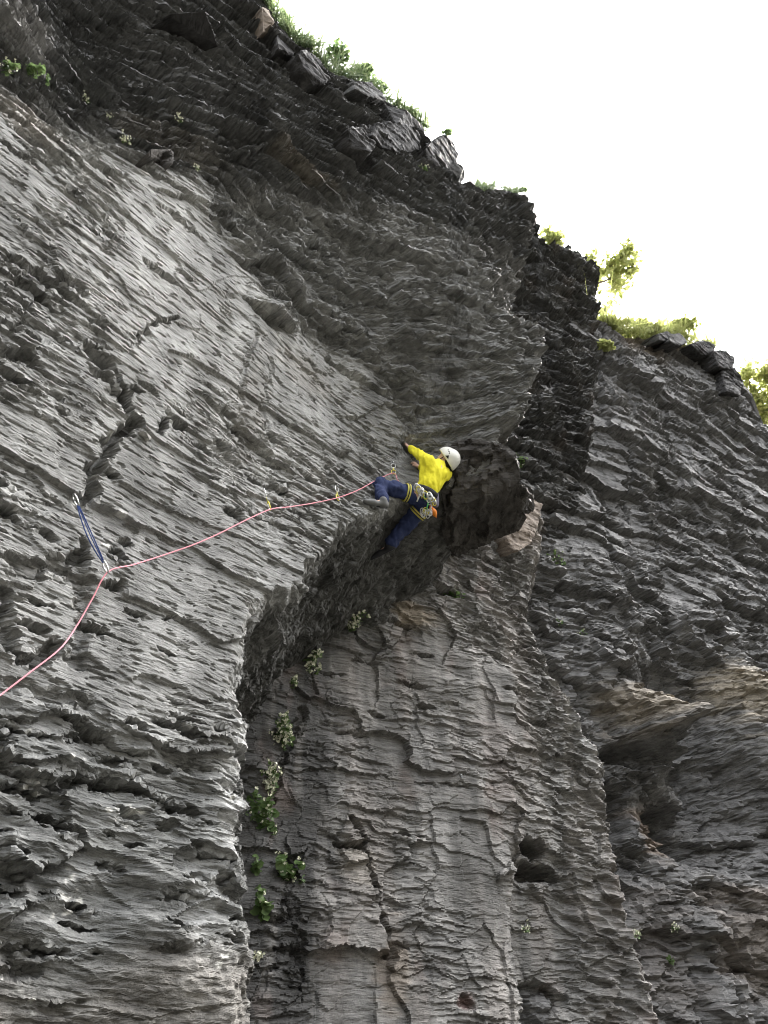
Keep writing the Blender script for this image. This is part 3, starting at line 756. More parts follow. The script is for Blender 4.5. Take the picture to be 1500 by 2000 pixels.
D_LEDGES = [([(1190, 1430), (1230, 1455), (1310, 1435), (1350, 1480), (1400, 1500)], .42, .45), ([(1150, 690), (1250, 700), (1330, 740), (1400, 790), (1440, 790)], .14, .4), ([(1150, 880), (1250, 910), (1330, 980), (1400, 1020)], .10, .4), ([(1230, 1000), (1330, 1020), (1450, 1100)], .1, .4), ([(1150, 1060), (1280, 1130), (1420, 1180)], .1, .4), ([(1370, 1320), (1430, 1350), (1500, 1400)], .12, .4), ([(1370, 1620), (1420, 1600), (1500, 1640)], .2, .5), ([(1230, 1230), (1330, 1255), (1370, 1245)], .10, .3), ([(1340, 1560), (1400, 1560), (1500, 1540)], .15, .3)]
def d_shape(S, Z):
    o = d_base(S, Z).astype(F)
    js = S + .07 * gnoise(S * 3, Z * 5, 371); jz = Z + .06 * gnoise(S * .7, Z * .9, 370) + .04 * gnoise(S * 2, Z * 3, 372) + .012 * gnoise(S * 7, Z * 9, 373)
    c = FD.W(np.array([1000, 1150, 1300, 1500]), np.array([1000, 1120, 1180, 1230]), 0)
    up = sst(-.4, .6, Z - np.interp(S, c[:, 0], c[:, 1]).astype(F) + .5 * gnoise(S * .7, Z * .7, 374))
    ct = np.interp(S, _dt[:, 0], _dt[:, 1]).astype(F)
    rub = sst(1.6, .5, ct - Z + .6 * gnoise(S * .8, Z * .8, 375)) * sst(FD.W(1180, 650, 0)[0], FD.W(1250, 650, 0)[0], S)      # broken crest
    o += .10 * fbm(S * .6, Z * .6, 376, 3)
    o += .26 * shingle(S + .2 * Z, Z, 2.2, 1.3, 377, .25, .35) + .10 * shingle(js, jz, .7, 1.6, 378, .25, .15)
    rz = sst(-.25, .3, gnoise(S * .5, Z * .6, 379) + .3 * gnoise(S * 1.3, Z * 1.4, 380))
    # upper slab: bedding plates
    o += up * (.11 * shingle(js, jz, 1.5, .5, 381) + (.2 + .8 * rz) * (.05 * shingle(js, jz, .6, .17, 382) + .025 * shingle(js, jz, .25, .07, 383)) + .03 * fbm(S * 1.6, jz * 8, 384, 4, .6))
    pk = fbm(S * 1.1, jz * 4.5, 385, 3)
    o -= up * rz * .2 * sst(.25, .45, pk)
    # lower: broken blocks
    fc, ed = facets(js + .3 * Z, jz, .75, .55, 386, .4); o += (1 - up) * (.24 * fc)
    fc, ed = facets(js, jz, .3, .22, 387, .4); o += (.09 * fc) * (.35 + .65 * (1 - up))
    o += (1 - up) * (.10 * shingle(js, jz, .8, .45, 388, .3, .6) + .045 * shingle(js, jz, .3, .12, 389) + .02 * fbm(S * 2, jz * 10, 390, 4, .6))
    fc, ed = facets(js, jz, .5, .35, 391, .6); o += rub * .17 * fc
    o -= rub * .35 * sst(1.2, 0, ct - Z)
    o = smear(S, Z, o, None, FD, .05, D_PITS, D_GROOVES, D_LEDGES, 395)
    T = np.empty(S.shape + (3,), F); T[:] = (.155, .152, .148)
    T = mixc(T, sst(0, .5, fbm(S * .8, Z * .8, 411, 4)) * .5, (.20, .198, .195))
    T = mixc(T, sst(.05, .5, fbm(S * .8 + 7, Z * .8, 412, 4)) * .5, (.10, .098, .095))
    T = mixc(T, rub * .8, (.26, .22, .185))
    def spot(px, py, rs, rz):
        c_ = FD.W(px, py, .2)
        return 1 - sst(.35, 1.15, np.sqrt(((S - c_[0]) / rs) ** 2 + ((Z - c_[1]) / rz) ** 2) + .45 * fbm(S * 2, Z * 8, 415, 4) + .3 * strata(S, Z, .2, .6, 416))
    T = mixc(T, spot(1230, 1380, .9, .6) * .7, (.29, .25, .195))
    T = mixc(T, spot(1430, 1380, 1.1, .9) * .7, (.32, .275, .205))
    T = mixc(T, spot(1310, 1620, .5, .5) * .75, (.30, .235, .185))
    T = mixc(T, spot(1440, 1850, .9, 1.0) * .6, (.26, .225, .195))
    T = mixc(T, spot(1300, 1850, .6, 1.0) * .5, (.17, .15, .135))
    T = mixc(T, spot(1250, 1520, .5, .35) * .6, (.085, .082, .078))  # darker patch in the recess below the ledge
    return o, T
sD = graded(FD.W(950, 1300, 0)[0], FD.W(1720, 1000, 0)[0], 420, lambda s: np.where(s < FD.W(1540, 900, 0)[0], 1 / np.sqrt(8.3 ** 2 + s ** 2 + 60), .015))
vD = graded(0, 1, 600, lambda v: np.where(v > .08, 1 / np.sqrt(150 + (v * 20 - 1.6) ** 2), .02))
wD = Wall("cliff_right", FD, sD, vD, lambda s: np.interp(s, _dt[:, 0], _dt[:, 1]) + .08 * gnoise(s * 1.5, s * 0, 16) + .05 * gnoise(s * 5, s * 0, 17), -1.0, d_shape)

cull()
for w_ in WALLS: w_.build()

# ---- ground at the foot of the cliff
def ground():
    n = 90
    a = np.concatenate([-np.geomspace(400, .5, n // 2), np.geomspace(.5, 400, n // 2)])
    X, Y = np.meshgrid(a, a)
    # added rise behind the viewer, unseen, shaped to block low sky light
    dist = np.sqrt(X ** 2 + Y ** 2)
    side = sst(-.75, -.2, (.2 * X - .98 * Y) / np.maximum(dist, 1))
    blocker_hill = side * np.clip(dist - 14, 0, 160) * .55
    Zg = blocker_hill + .12 * fbm(X * .25, Y * .25, 600, 4) * np.exp(-(X ** 2 + Y ** 2) / 900)
    V = np.stack([X, Y, Zg], -1).reshape(-1, 3)
    idx = np.arange(len(a) ** 2).reshape(len(a), len(a))
    Q = np.stack([idx[:-1, :-1], idx[:-1, 1:], idx[1:, 1:], idx[1:, :-1]], -1).reshape(-1, 4)
    m = plain("gravel_ground", (.016, .016, .013), .9, var=.4, scale=3.0, bump=.6)
    o = obj("ground", np_mesh("ground", V, Q), m)
    tag(o, kind='structure')
ground()

# ------------------------------------------------------------------ loose-looking blocks and slabs of the cliff
import bmesh
def tplane(px, py, o, fr):
    r = ray(px, py)
    return (o - fr.d) / (r[0] * fr.n[0] + r[1] * fr.n[1])
def slab(name, pts, push, mat, parent, seed=0, rough=.03, cuts=4, bev=.02, freq=4.0, big=False):
    """a block of rock: an outline of 3-D points pushed back into the cliff, broken up by noise"""
    bm = bmesh.new()
    f = [bm.verts.new(p) for p in pts]
    b = [bm.verts.new(Vector(p) + push) for p in pts]
    bm.faces.new(f); bm.faces.new(b[::-1])
    n = len(pts)
    for i in range(n):
        j = (i + 1) % n
        bm.faces.new((f[j], f[i], b[i], b[j]))
    bmesh.ops.recalc_face_normals(bm, faces=bm.faces[:])
    if bev:
        bmesh.ops.bevel(bm, geom=bm.edges[:], offset=bev, segments=2, affect='EDGES', profile=.6)
    bmesh.ops.triangulate(bm, faces=bm.faces[:])
    for k in range(cuts):
        el = [e for e in bm.edges if e.calc_length() > (.045 if big else .05)]
        if not el: break
        bmesh.ops.subdivide_edges(bm, edges=el, cuts=1)
        bmesh.ops.triangulate(bm, faces=bm.faces[:])
    bm.normal_update()
    co = np.array([v.co[:] for v in bm.verts]); no = np.array([v.normal[:] for v in bm.verts])
    h = fbm3((co * np.array([1, 1, 1.8])).astype(F), freq, 700 + seed, 4, .55)
    h = h * rough + rough * .5 * strata(co[:, 0].astype(F) + co[:, 1].astype(F), co[:, 2].astype(F), .11, .5, 710 + seed)
    if big: h = h + .12 * shingle((co[:, 0] * 1.3).astype(F), (co[:, 2] + co[:, 1] * .5).astype(F), .9, .6, 720 + seed, .3, .3) + .04 * shingle((co[:, 0] * 1.3).astype(F), (co[:, 2] + co[:, 1] * .5).astype(F), .16, .1, 730 + seed)
    co = co + no * h[:, None]
    for v, c in zip(bm.verts, co): v.co = c
    me = bpy.data.meshes.new(name)
    bm.to_mesh(me); bm.free()
    for p in me.polygons: p.use_smooth = False
    return obj(name, me, mat, parent)
ROCK_DARK = rock_material("dark_rock", False, (.055, .053, .052), (6, 6, 20))
ROCK_BROWN = rock_material("brown_rock", False, (.08, .074, .068), (5, 5, 12))
ROCK_MID = rock_material("grey_rock", False, (.095, .093, .09), (6, 6, 26))
ROCK_PALE = rock_material("pale_rock", False, (.62, .6, .57), (9, 9, 9))
ROCK_WARM = rock_material("warm_rock", False, (.24, .2, .165), (6, 6, 14))
# (outline in the photograph, offset of the outline from its wall, wall frame, depth, material, parent)
ND = Vector((-FA.n[0], -FA.n[1], 0)); NDD = Vector((-FD.n[0], -FD.n[1], 0))
BLOCKS = [
    ([(832, 290), (850, 268), (870, 261), (888, 280), (896, 302), (890, 322), (868, 334), (836, 326)], 1.12, FA, ND * .9, ROCK_DARK, wA, .03),
    ([(862, 324), (890, 312), (902, 326), (909, 346), (899, 358), (868, 352)], 1.14, FA, ND * .7, ROCK_MID, wA, .025),
    ([(752, 203), (790, 216), (824, 240), (832, 254), (812, 258), (775, 243)], 1.0, FA, ND * .8, ROCK_DARK, wA, .02),
    ([(583, 102), (600, 96), (622, 110), (646, 148), (640, 160), (612, 166), (590, 134)], .62, FA, ND * .9, ROCK_DARK, wA, .03),
    ([(690, 158), (726, 160), (748, 182), (756, 198), (720, 188), (694, 172)], .8, FA, ND * .8, ROCK_MID, wA, .02),
    ([(512, 12), (526, 18), (534, 44), (530, 66), (514, 62)], .34, FA, ND * .6, ROCK_WARM, wA, .02),
    ([(540, 66), (566, 78), (578, 100), (572, 110), (544, 92)], .42, FA, ND * .6, ROCK_DARK, wA, .02),
    ([(738, 238), (800, 240), (820, 262), (824, 292), (786, 300), (744, 290), (728, 262)], 1.08, FA, ND * .7, ROCK_DARK, wA, .03),
    ([(680, 248), (724, 244), (734, 270), (728, 296), (686, 290)], 1.0, FA, ND * .6, ROCK_DARK, wA, .03),
    ([(293, 292), (336, 290), (343, 306), (340, 319), (316, 312), (291, 305)], .20, FA, ND * .4, ROCK_BROWN, wA, .012),
    ([(268, 842), (279, 838), (301, 851), (293, 861), (273, 855)], .09, FA, ND * .15, ROCK_PALE, wA, .006),
    ([(1286, 652), (1306, 646), (1318, 660), (1304, 668), (1288, 664)], .35, FD, NDD * .6, ROCK_DARK, wD, .02),
    ([(1308, 652), (1330, 650), (1344, 668), (1326, 676), (1308, 666)], .38, FD, NDD * .6, ROCK_DARK, wD, .02),
    ([(1350, 672), (1372, 664), (1396, 674), (1400, 692), (1372, 694)], .40, FD, NDD * .8, ROCK_DARK, wD, .04),
    ([(1392, 684), (1420, 684), (1436, 700), (1432, 722), (1404, 716)], .42, FD, NDD * .9, ROCK_DARK, wD, .04),
    ([(1408, 722), (1436, 716), (1452, 748), (1446, 772), (1420, 764)], .40, FD, NDD * .9, ROCK_DARK, wD, .04),
    ([(1060, 985), (1042, 1060), (1010, 1078), (985, 1052), (1000, 1000), (1030, 962)], .25, FC, ND * .7, ROCK_WARM, wC, .03),
]
for k, (pl, off, fr, push, mat, par, rg) in enumerate(BLOCKS):
    rk = random.Random(k)
    tilt = Vector((.15, .1, .05)) if k < 2 else Vector((rk.uniform(-.2, .2), rk.uniform(-.2, .2), rk.uniform(-.1, .45))) * push.length
    slab("rock_block", [at(x, y, tplane(x, y, off + rk.uniform(-.12, .10), fr)) for x, y in pl], push + tilt, mat, par.ob, k, rg * 1.6, 5, .035, 5.0)
# hanging prow right of the climber: its dark underside leans back into the cliff
PROW = [(872, 872, 10.5), (905, 862, 10.45), (960, 868, 10.35), (996, 880, 10.3), (1012, 902, 10.3), (1018, 940, 10.35), (1040, 968, 10.6), (1043, 985, 10.65), (1022, 1000, 10.7), (1006, 1030, 10.85), (975, 1036, 10.85), (950, 1052, 10.85), (925, 1058, 10.85), (908, 1072, 10.9), (872, 1060, 10.7), (858, 1040, 10.6), (864, 1000, 10.4), (860, 960, 10.3), (870, 920, 10.25)]
slab("rock_block", [at(*p) for p in PROW], Vector((-.2, 1.6, 1.0)), ROCK_BROWN, wA.ob, 31, .06, 6, .03, 2.2, True)
# smooth dark roof high on the left
ROOF = [(283, 62, 10.9), (328, 28, 10.75), (404, 20, 10.9), (424, 84, 11.35), (441, 124, 11.75), (372, 152, 11.9), (318, 132, 11.6)]
slab("rock_block", [at(*p) for p in ROOF], ND * 1.2 + Vector((0, 0, .5)), ROCK_DARK, wA.ob, 33, .03, 5, .03, 2.5)

# ------------------------------------------------------------------ small builders
def tube_np(pts, r, sides=8, closed=False, flat=1.0, flat_dir=None):
    P = np.array([list(p) for p in pts], float); n = len(P)
    if closed:
        T = np.roll(P, -1, 0) - np.roll(P, 1, 0)
    else:
        T = np.gradient(P, axis=0)
    T /= np.linalg.norm(T, axis=1, keepdims=True) + 1e-12
    rr = np.full(n, r) if np.isscalar(r) else np.array(r, float)
    ref = np.array(flat_dir, float) if flat_dir is not None else np.array([.3, .9, .1])
    V = []
    B0 = None
    for i in range(n):
        if flat_dir is not None or B0 is None:
            b = np.cross(T[i], ref); 
            if np.linalg.norm(b) < 1e-4: b = np.cross(T[i], [1, 0, 0])
        else:
            b = B0 - T[i] * np.dot(B0, T[i])
        b /= np.linalg.norm(b); B0 = b
        c = np.cross(b, T[i])
        a = np.arange(sides) / sides * 2 * np.pi
        V.append(P[i] + rr[i] * (np.cos(a)[:, None] * b + flat * np.sin(a)[:, None] * c))
    V = np.concatenate(V)
    Q = []
    m = n if closed else n - 1
    for i in range(m):
        j = (i + 1) % n
        for k in range(sides):
            l = (k + 1) % sides
            Q.append((i * sides + k, i * sides + l, j * sides + l, j * sides + k))
    Q = np.array(Q)
    if not closed:      # end caps as fans of quads
        for base, fl in ((0, True), ((n - 1) * sides, False)):
            for k in range(1, sides - 2, 2):
                q = (base, base + k, base + k + 1, base + k + 2)
                Q = np.vstack([Q, [q[::-1] if fl else q]])
    return V, Q
def join_np(parts):
    V = []; Q = []; o = 0
    for v, q in parts:
        V.append(v); Q.append(np.asarray(q) + o); o += len(v)
    return np.concatenate(V), np.concatenate(Q)
def tube(name, pts, r, mat, parent=None, **kw):
    V, Q = tube_np(pts, r, **kw)
    return obj(name, np_mesh(name, V, Q), mat, parent)
def spline(pts, n=8):
    P = np.array([list(p) for p in pts], float)
    E = np.vstack([2 * P[0] - P[1], P, 2 * P[-1] - P[-2]])
    out = []
    for i in range(1, len(E) - 2):
        for t in np.arange(n) / n:
            a, b, c, d = E[i - 1], E[i], E[i + 1], E[i + 2]
            out.append(.5 * (2 * b + (c - a) * t + (2 * a - 5 * b + 4 * c - d) * t * t + (3 * b - a - 3 * c + d) * t ** 3))
    out.append(P[-1])
    return np.array(out)
def near(px, py, clear=.0):
    h = hit(px, py)
    return at(px, py, h[1] - clear)

# ------------------------------------------------------------------ foliage
def leaf_mat(name, c0, c1, trans=.35):
    m, nt, b = new_mat(name)
    L = nt.links.new
    tc = nt.nodes.new('ShaderNodeTexCoord')
    no = nt.nodes.new('ShaderNodeTexNoise'); no.inputs['Scale'].default_value = 14; no.inputs['Detail'].default_value = 3
    rp = nt.nodes.new('ShaderNodeMapRange'); rp.inputs['From Min'].default_value = .3; rp.inputs['From Max'].default_value = .7
    mx = nt.nodes.new('ShaderNodeMix'); mx.data_type = 'RGBA'
    mx.inputs[6].default_value = c0 + (1,); mx.inputs[7].default_value = c1 + (1,)
    L(tc.outputs['Object'], no.inputs['Vector']); L(no.outputs['Fac'], rp.inputs['Value']); L(rp.outputs[0], mx.inputs[0])
    L(mx.outputs[2], b.inputs['Base Color'])
    b.inputs['Roughness'].default_value = .5
    b.inputs['Specular IOR Level'].default_value = .3
    tr = nt.nodes.new('ShaderNodeBsdfTranslucent'); L(mx.outputs[2], tr.inputs['Color'])
    ms = nt.nodes.new('ShaderNodeMixShader'); ms.inputs[0].default_value = trans
    out = nt.nodes.get('Material Output')
    L(b.outputs[0], ms.inputs[1]); L(tr.outputs[0], ms.inputs[2]); L(ms.outputs[0], out.inputs['Surface'])
    return m
LEAF = leaf_mat("crack_plant_leaf", (.055, .105, .03), (.15, .215, .08))
LEAF_SUN = leaf_mat("sunlit_leaf", (.26, .31, .09), (.48, .48, .21), .55)
LEAF_BUSH = leaf_mat("bush_leaf", (.07, .13, .05), (.22, .30, .12), .4)
GRASS = leaf_mat("grass_blade", (.11, .17, .08), (.28, .33, .17), .45)
FLOWER = plain("cream_flower", (.72, .72, .55), .7, var=.1, scale=40)
STEM = plain("plant_stem", (.12, .11, .06), .8, var=.2)
BARK = plain("tree_bark", (.22, .19, .15), .85, var=.3, scale=18, bump=.5)
def leaves_np(C, R, N, rng, lobes=7, cup=.25):
    """round lobed leaves: centre, radius and normal for each"""
    n = len(C)
    N = N / (np.linalg.norm(N, axis=1, keepdims=True) + 1e-9)
    ref = rng.normal(size=(n, 3))
    U = np.cross(N, ref); U /= np.linalg.norm(U, axis=1, keepdims=True) + 1e-9
    W = np.cross(N, U)
    a = np.arange(lobes) / lobes * 2 * np.pi
    rim = C[:, None] + R[:, None, None] * ((np.cos(a) * (1 + .12 * np.cos(3 * a)))[None, :, None] * U[:, None] + (np.sin(a) * .9)[None, :, None] * W[:, None]) + (R * cup * .5)[:, None, None] * N[:, None] * np.cos(2 * a)[None, :, None]
    mid = C - (R * cup)[:, None] * N
    V = np.concatenate([mid[:, None], rim], 1).reshape(-1, 3)
    b = np.arange(n)[:, None] * (lobes + 1)
    k = np.arange(lobes)
    T = np.stack([np.broadcast_to(b, (n, lobes)), b + 1 + k, b + 1 + (k + 1) % lobes], -1).reshape(-1, 3)
    return V, T
CAMP = np.array([0, 0, CAMZ])
def clump(name, label, cat, px, py, w, h, nleaf, nflow=0, lr=.03, seed=0, group=None, mat=None, clear=.06, droop=0.0, fl=.011, t=None):
    rng = np.random.default_rng(seed)
    tt = (hit(px, py)[1] - clear) if t is None else t
    P = np.array(at(px, py, tt)); m = tt / FPX
    view = CAMP - P; view /= np.linalg.norm(view)
    right = np.array([1.0, 0, 0]); up = np.array([0, -ST, CT])
    root = empty(name, Vector(P - up * h * m * .45))
    tag(root, label, cat, group)
    o0 = np.array(root.location)
    q = rng.normal(size=(nleaf, 3)); q /= np.linalg.norm(q, axis=1, keepdims=True); q *= rng.uniform(.15, 1, (nleaf, 1)) ** .5
    # a few lobes, so that the outline is uneven
    lob = rng.uniform(-.62, .62, size=(7, 3))
    q = q * .62 + lob[rng.integers(0, 7, nleaf)]
    C = P + right * (q[:, :1] * w * m * .5) + up * (q[:, 1:2] * h * m * .5) + view * (q[:, 2:] * .07)
    N = view * .7 + np.array([0, 0, .8]) + rng.normal(size=(nleaf, 3)) * .55
    V, T = leaves_np(C - o0, lr * rng.uniform(.55, 1.25, nleaf), N, rng)
    f = obj("foliage", np_mesh("foliage", V, T), mat or LEAF, root); f["kind"] = "stuff"
    # stems from the crack to the leaves
    st = []
    for i in range(0, nleaf, max(1, nleaf // 12)):
        a = P - view * (clear * .9) - up * h * m * .2; b = C[i]
        mid = (a + b) / 2 + up * .02
        st.append(tube_np([a - o0, mid - o0, b - o0], .0022, sides=4))
    V, Q = join_np(st); obj("stem", np_mesh("stem", V, Q), STEM, root)
    if nflow:
        ii = rng.integers(0, nleaf, nflow)
        FC_ = C[ii] + view * .03 + up * rng.uniform(0, .05, (nflow, 1)) + rng.normal(size=(nflow, 3)) * .012
        Vs, Ts = leaves_np(np.repeat(FC_, 3, 0) - o0 + rng.normal(size=(nflow * 3, 3)) * fl * .6, fl * rng.uniform(.6, 1.3, nflow * 3), rng.normal(size=(nflow * 3, 3)) + view, rng, 5, .5)
        fo = obj("flowers", np_mesh("flowers", Vs, Ts), FLOWER, root); fo["kind"] = "stuff"
    return root
G1 = "leafy plants rooted in the cliff's cracks"
PLANTS = [
    (686, 1214, 54, 40, 60, 40, .022, "flowering plant in the crack under the arch, topmost below the climber's foot"),
    (604, 1296, 40, 44, 46, 34, .024, "small cream-flowered plant where the arch crack bends downwards"),
    (571, 1332, 22, 24, 18, 10, .02, "tiny plant tuft low in the arch crack beside the flowered one"),
    (546, 1438, 48, 92, 85, 70, .028, "dense leafy clump topped with cream flowers at the corner crack"),
    (526, 1522, 38, 66, 46, 60, .024, "plant hung with many cream flower heads in the corner crack"),
    (514, 1602, 56, 104, 110, 16, .032, "largest bright green round-leaved plant spilling from the corner crack"),
    (562, 1712, 62, 78, 62, 18, .036, "broad-leaved green plant standing out on the dark wall right of the corner"),
    (499, 1690, 22, 36, 16, 0, .03, "single green leaf bunch peeping past the pale arete"),
    (508, 1766, 36, 84, 26, 4, .036, "lowest green plant with a large lobed leaf at the corner crack"),
    (886, 1166, 46, 32, 40, 0, .026, "low green plant in the dark slot under the hanging prow"),
    (503, 1868, 16, 16, 5, 14, .012, "pair of white flower heads near the foot of the corner crack"),
    (1012, 900, 30, 46, 40, 8, .028, "green plant in the gully right of the prow's top"),
    (1084, 1092, 50, 40, 36, 14, .022, "thin weed with pale flowers in the gully behind the pale pillar"),
    (1091, 1212, 22, 16, 20, 14, .02, "yellowish cushion plant at the bottom of the gully"),
    (1140, 1240, 22, 24, 16, 10, .02, "sparse pale plant on the rubble right of the gully's yellow cushion"),
    (1026, 1812, 20, 18, 8, 16, .014, "white-flowered sprig in the vertical corner at lower centre"),
    (1240, 1826, 22, 20, 8, 16, .014, "pale sprig on the broken rib at lower right"),
    (1316, 1812, 20, 18, 10, 14, .014, "small flowered sprig on the brown column at lower right"),
    (1310, 1876, 18, 16, 14, 0, .018, "little green rosette on the brown column at lower right"),
    (242, 272, 24, 30, 8, 22, .014, "white-flowered sprig on the bedded band at upper left"),
    (352, 232, 18, 20, 6, 16, .014, "white-flowered sprig in the dark crack of the upper band"),
    (166, 195, 16, 16, 6, 12, .014, "white-flowered sprig beside the mossy ledge at upper left"),
    (214, 228, 14, 12, 5, 10, .014, "smallest white sprig on the upper band's left end"),
    (825, 328, 18, 10, 16, 8, .02, "yellow-green tuft under the dark skyline boulder"),
    (384, 331, 16, 12, 6, 10, .014, "pale sprig on the ledge below the upper band"),
]
for k, (px, py, w, h, nl, nf, lr, lab) in enumerate(PLANTS):
    clump("crack_plant", lab, "plant", px, py, w * 1.1, h * 1.1, int(nl * 1.5), int(nf * 1.3), lr * 1.25, 40 + k, G1, fl=.015 if py > 1190 and px < 1000 else .008)
for k, (px, py, w, h, nl, nf, lab) in enumerate([(16, 134, 44, 26, 90, 20, "leftmost mossy cushion bush on the ledge at upper left"), (62, 140, 44, 30, 110, 0, "middle green cushion bush on the ledge at upper left"), (88, 158, 30, 24, 70, 0, "right end bush sloping down the upper left ledge")]):
    clump("ledge_bush", lab, "bush", px, py, w, h, nl, nf, .026, 80 + k, "bushes on the upper left ledge", LEAF_BUSH, .10)

def grass(name, label, pts, back, hmin, hmax, n, seed, mat=GRASS, wd=.007):
    """a strip of blades along the top edge: pts are (pixel x, pixel y, offset, frame)"""
    rng = np.random.default_rng(seed)
    P3 = np.array([list(at(x, y, tplane(x, y, o, fr))) for x, y, o, fr in pts])
    fr = pts[0][3]
    k = rng.uniform(0, len(pts) - 1.001, n); i = k.astype(int); f = (k - i)[:, None]
    B = P3[i] * (1 - f) + P3[i + 1] * f
    bk = rng.uniform(-.10, back, n) 
    dens = gnoise(k.astype(F) * 2.3, k.astype(F) * 0, seed) 
    B = B - np.stack([fr.n[0] * bk, fr.n[1] * bk, -.10 * bk - .02], 1)
    H = rng.uniform(hmin, hmax, n) * (1 + .7 * dens)
    lean = rng.normal(size=(n, 2)) * .45
    d = np.stack([lean[:, 0], lean[:, 1], np.ones(n)], 1)
    a = rng.uniform(0, np.pi, n); sd = np.stack([np.cos(a), np.sin(a), np.zeros(n)], 1) * (wd * rng.uniform(.6, 1.5, n))[:, None]
    mid = B + d * (H * .55)[:, None]; tip = B + d * H[:, None] + np.stack([lean[:, 0] * H * .5, lean[:, 1] * H * .5, -.1 * H], 1)
    V = np.stack([B - sd, B + sd, mid + sd * .8, mid - sd * .8, tip], 1).reshape(-1, 3)
    b = np.arange(n)[:, None] * 5
    T = np.concatenate([b + np.array([0, 1, 2]), b + np.array([0, 2, 3]), b + np.array([3, 2, 4])])
    o = obj(name, np_mesh(name, V, T), mat)
    return tag(o, label, "grass", kind="stuff")
grass("grass", "green grass and weeds on the rim at the very top edge of the photo", [(498, -6, .2, FA), (522, 16, .22, FA), (548, 56, .25, FA), (575, 82, .3, FA)], .4, .18, .44, 950, 1, wd=.010)
grass("grass", "thick grass along the main cliff rim above the dark boulders", [(580, 88, .3, FA), (604, 98, .3, FA), (640, 146, .38, FA), (690, 156, .46, FA), (752, 196, .56, FA)], .5, .2, .5, 2300, 2, wd=.010)
grass("grass", "sparse bluish grass on the rim left of the round skyline boulder", [(752, 198, .56, FA), (800, 232, .66, FA), (832, 256, .75, FA)], .4, .2, .42, 1100, 3, wd=.010)
grass("grass", "dark tussocks on the flat rim in the middle of the skyline", [(925, 368, 1.0, FA), (960, 371, 1.02, FA), (1032, 380, 1.1, FA)], .3, .12, .28, 900, 4, wd=.009)
grass("grass", "sunlit yellow-green grass on the crest of the right wall", [(1188, 636, .05, FD), (1205, 643, .1, FD), (1260, 650, .1, FD), (1310, 650, .1, FD), (1350, 662, .1, FD), (1400, 680, .1, FD)], 1.4, .3, .7, 4200, 5, LEAF_SUN, .016)
for k, (px, py, w, h, nl, t_, lab, mt) in enumerate([
        (524, 14, 34, 60, 150, 14.6, "leafy weed at the top edge of the photo on the rim", LEAF_BUSH), (560, 50, 26, 40, 110, 15.0, "leafy weed on the rim above the brown rim block", LEAF_BUSH),
        (600, 92, 30, 26, 100, 15.4, "bright weed at the left end of the main rim grass", LEAF_BUSH), (656, 112, 40, 54, 210, 16.0, "tallest blue-green weed in the middle of the main rim grass", LEAF_BUSH), (708, 146, 44, 34, 170, 16.4, "spreading weed right of the tallest rim weed", LEAF_BUSH),
        (742, 172, 30, 30, 110, 16.8, "weed overhanging the pale rim slab", LEAF_BUSH), (806, 226, 26, 26, 80, 17.2, "thin weed on the rim left of the round boulder", LEAF_BUSH), (872, 262, 18, 12, 40, 17.2, "tiny weed on top of the round skyline boulder", LEAF_BUSH), (1008, 374, 34, 10, 90, 17.6, "low dark weed on the flat middle rim", LEAF_BUSH),
        (1205, 632, 60, 22, 220, 21.6, "sunlit weed at the left end of the right wall's crest", LEAF_SUN), (1262, 636, 60, 22, 240, 22.5, "sunlit weed in the middle of the right wall's crest", LEAF_SUN), (1325, 636, 70, 30, 320, 23.5, "round sunlit bush on the right wall's crest", LEAF_SUN), (1178, 678, 40, 18, 120, 20.4, "yellow-green tuft on the ledge under the right crest", LEAF_SUN)]):
    top_, fr_w = (A_TOP, FA) if px < 1100 else (D_TOP, FD)         # each weed stands on the rim below it
    yr = float(np.interp(px, [e[0] for e in top_], [e[1] for e in top_])); orim = float(np.interp(px, [e[0] for e in top_], [e[2] for e in top_]))
    if px == 872: yr, orim = 266, 1.1
    t_ = hit(px, py)[1] - .1 if py > yr + 20 else tplane(px, yr, orim - .06, fr_w) + .05
    clump("rim_weed", lab, "weed", px, py - h * .15, w * 1.15, h * 1.2, int(nl * 1.6), 0, .035 if t_ < 19 else .055, 120 + k, "weeds along the cliff rim", mt, .1, t=t_)

# ------------------------------------------------------------------ trees behind the rim
def tree(label, root_p, limbs, seed, nleaf, lr, mat, spread):
    """a tree: tapered trunk and limbs through given points, leaves in clumps round the limb ends"""
    rng = np.random.default_rng(seed)
    R0 = np.array(root_p)
    root = empty("tree", Vector(R0)); tag(root, label, "tree", "trees above the cliff")
    parts = []; C = []; 
    for pts, r0, r1, dens in limbs:
        pts = [np.array(p) - R0 for p in pts]
        sp = spline(pts, 6)
        parts.append(tube_np(sp, np.linspace(r0, r1, len(sp)), sides=7))
        # side twigs with leaves
        for q in sp[int(len(sp) * .35):]:
            for _ in range(dens):
                d = rng.normal(size=3); d /= np.linalg.norm(d); d[2] += .15
                L_ = spread * rng.uniform(.3, 1.0)
                e = q + d * L_
                parts.append(tube_np([q, q + d * L_ * .5 + np.array([0, 0, .02]), e], [.010, .006, .003], sides=4))
                for u in (.5, .75, 1.0, 1.1):
                    C.append(q + d * L_ * u)
    V, Q = join_np(parts)
    obj("trunk", np_mesh("trunk", V, Q), BARK, root)
    C = np.array(C)
    idx = rng.integers(0, len(C), nleaf)
    P = C[idx] + rng.normal(size=(nleaf, 3)) * .10
    N = rng.normal(size=(nleaf, 3)) + np.array([0, 0, .7])
    V, T = leaves_np(P, lr * rng.uniform(.6, 1.3, nleaf), N, rng, 6, .2)
    cr = obj("crown", np_mesh("crown", V, T), mat, root); cr["kind"] = "stuff"
    return root
def A3(px, py, t): return np.array(at(px, py, t))
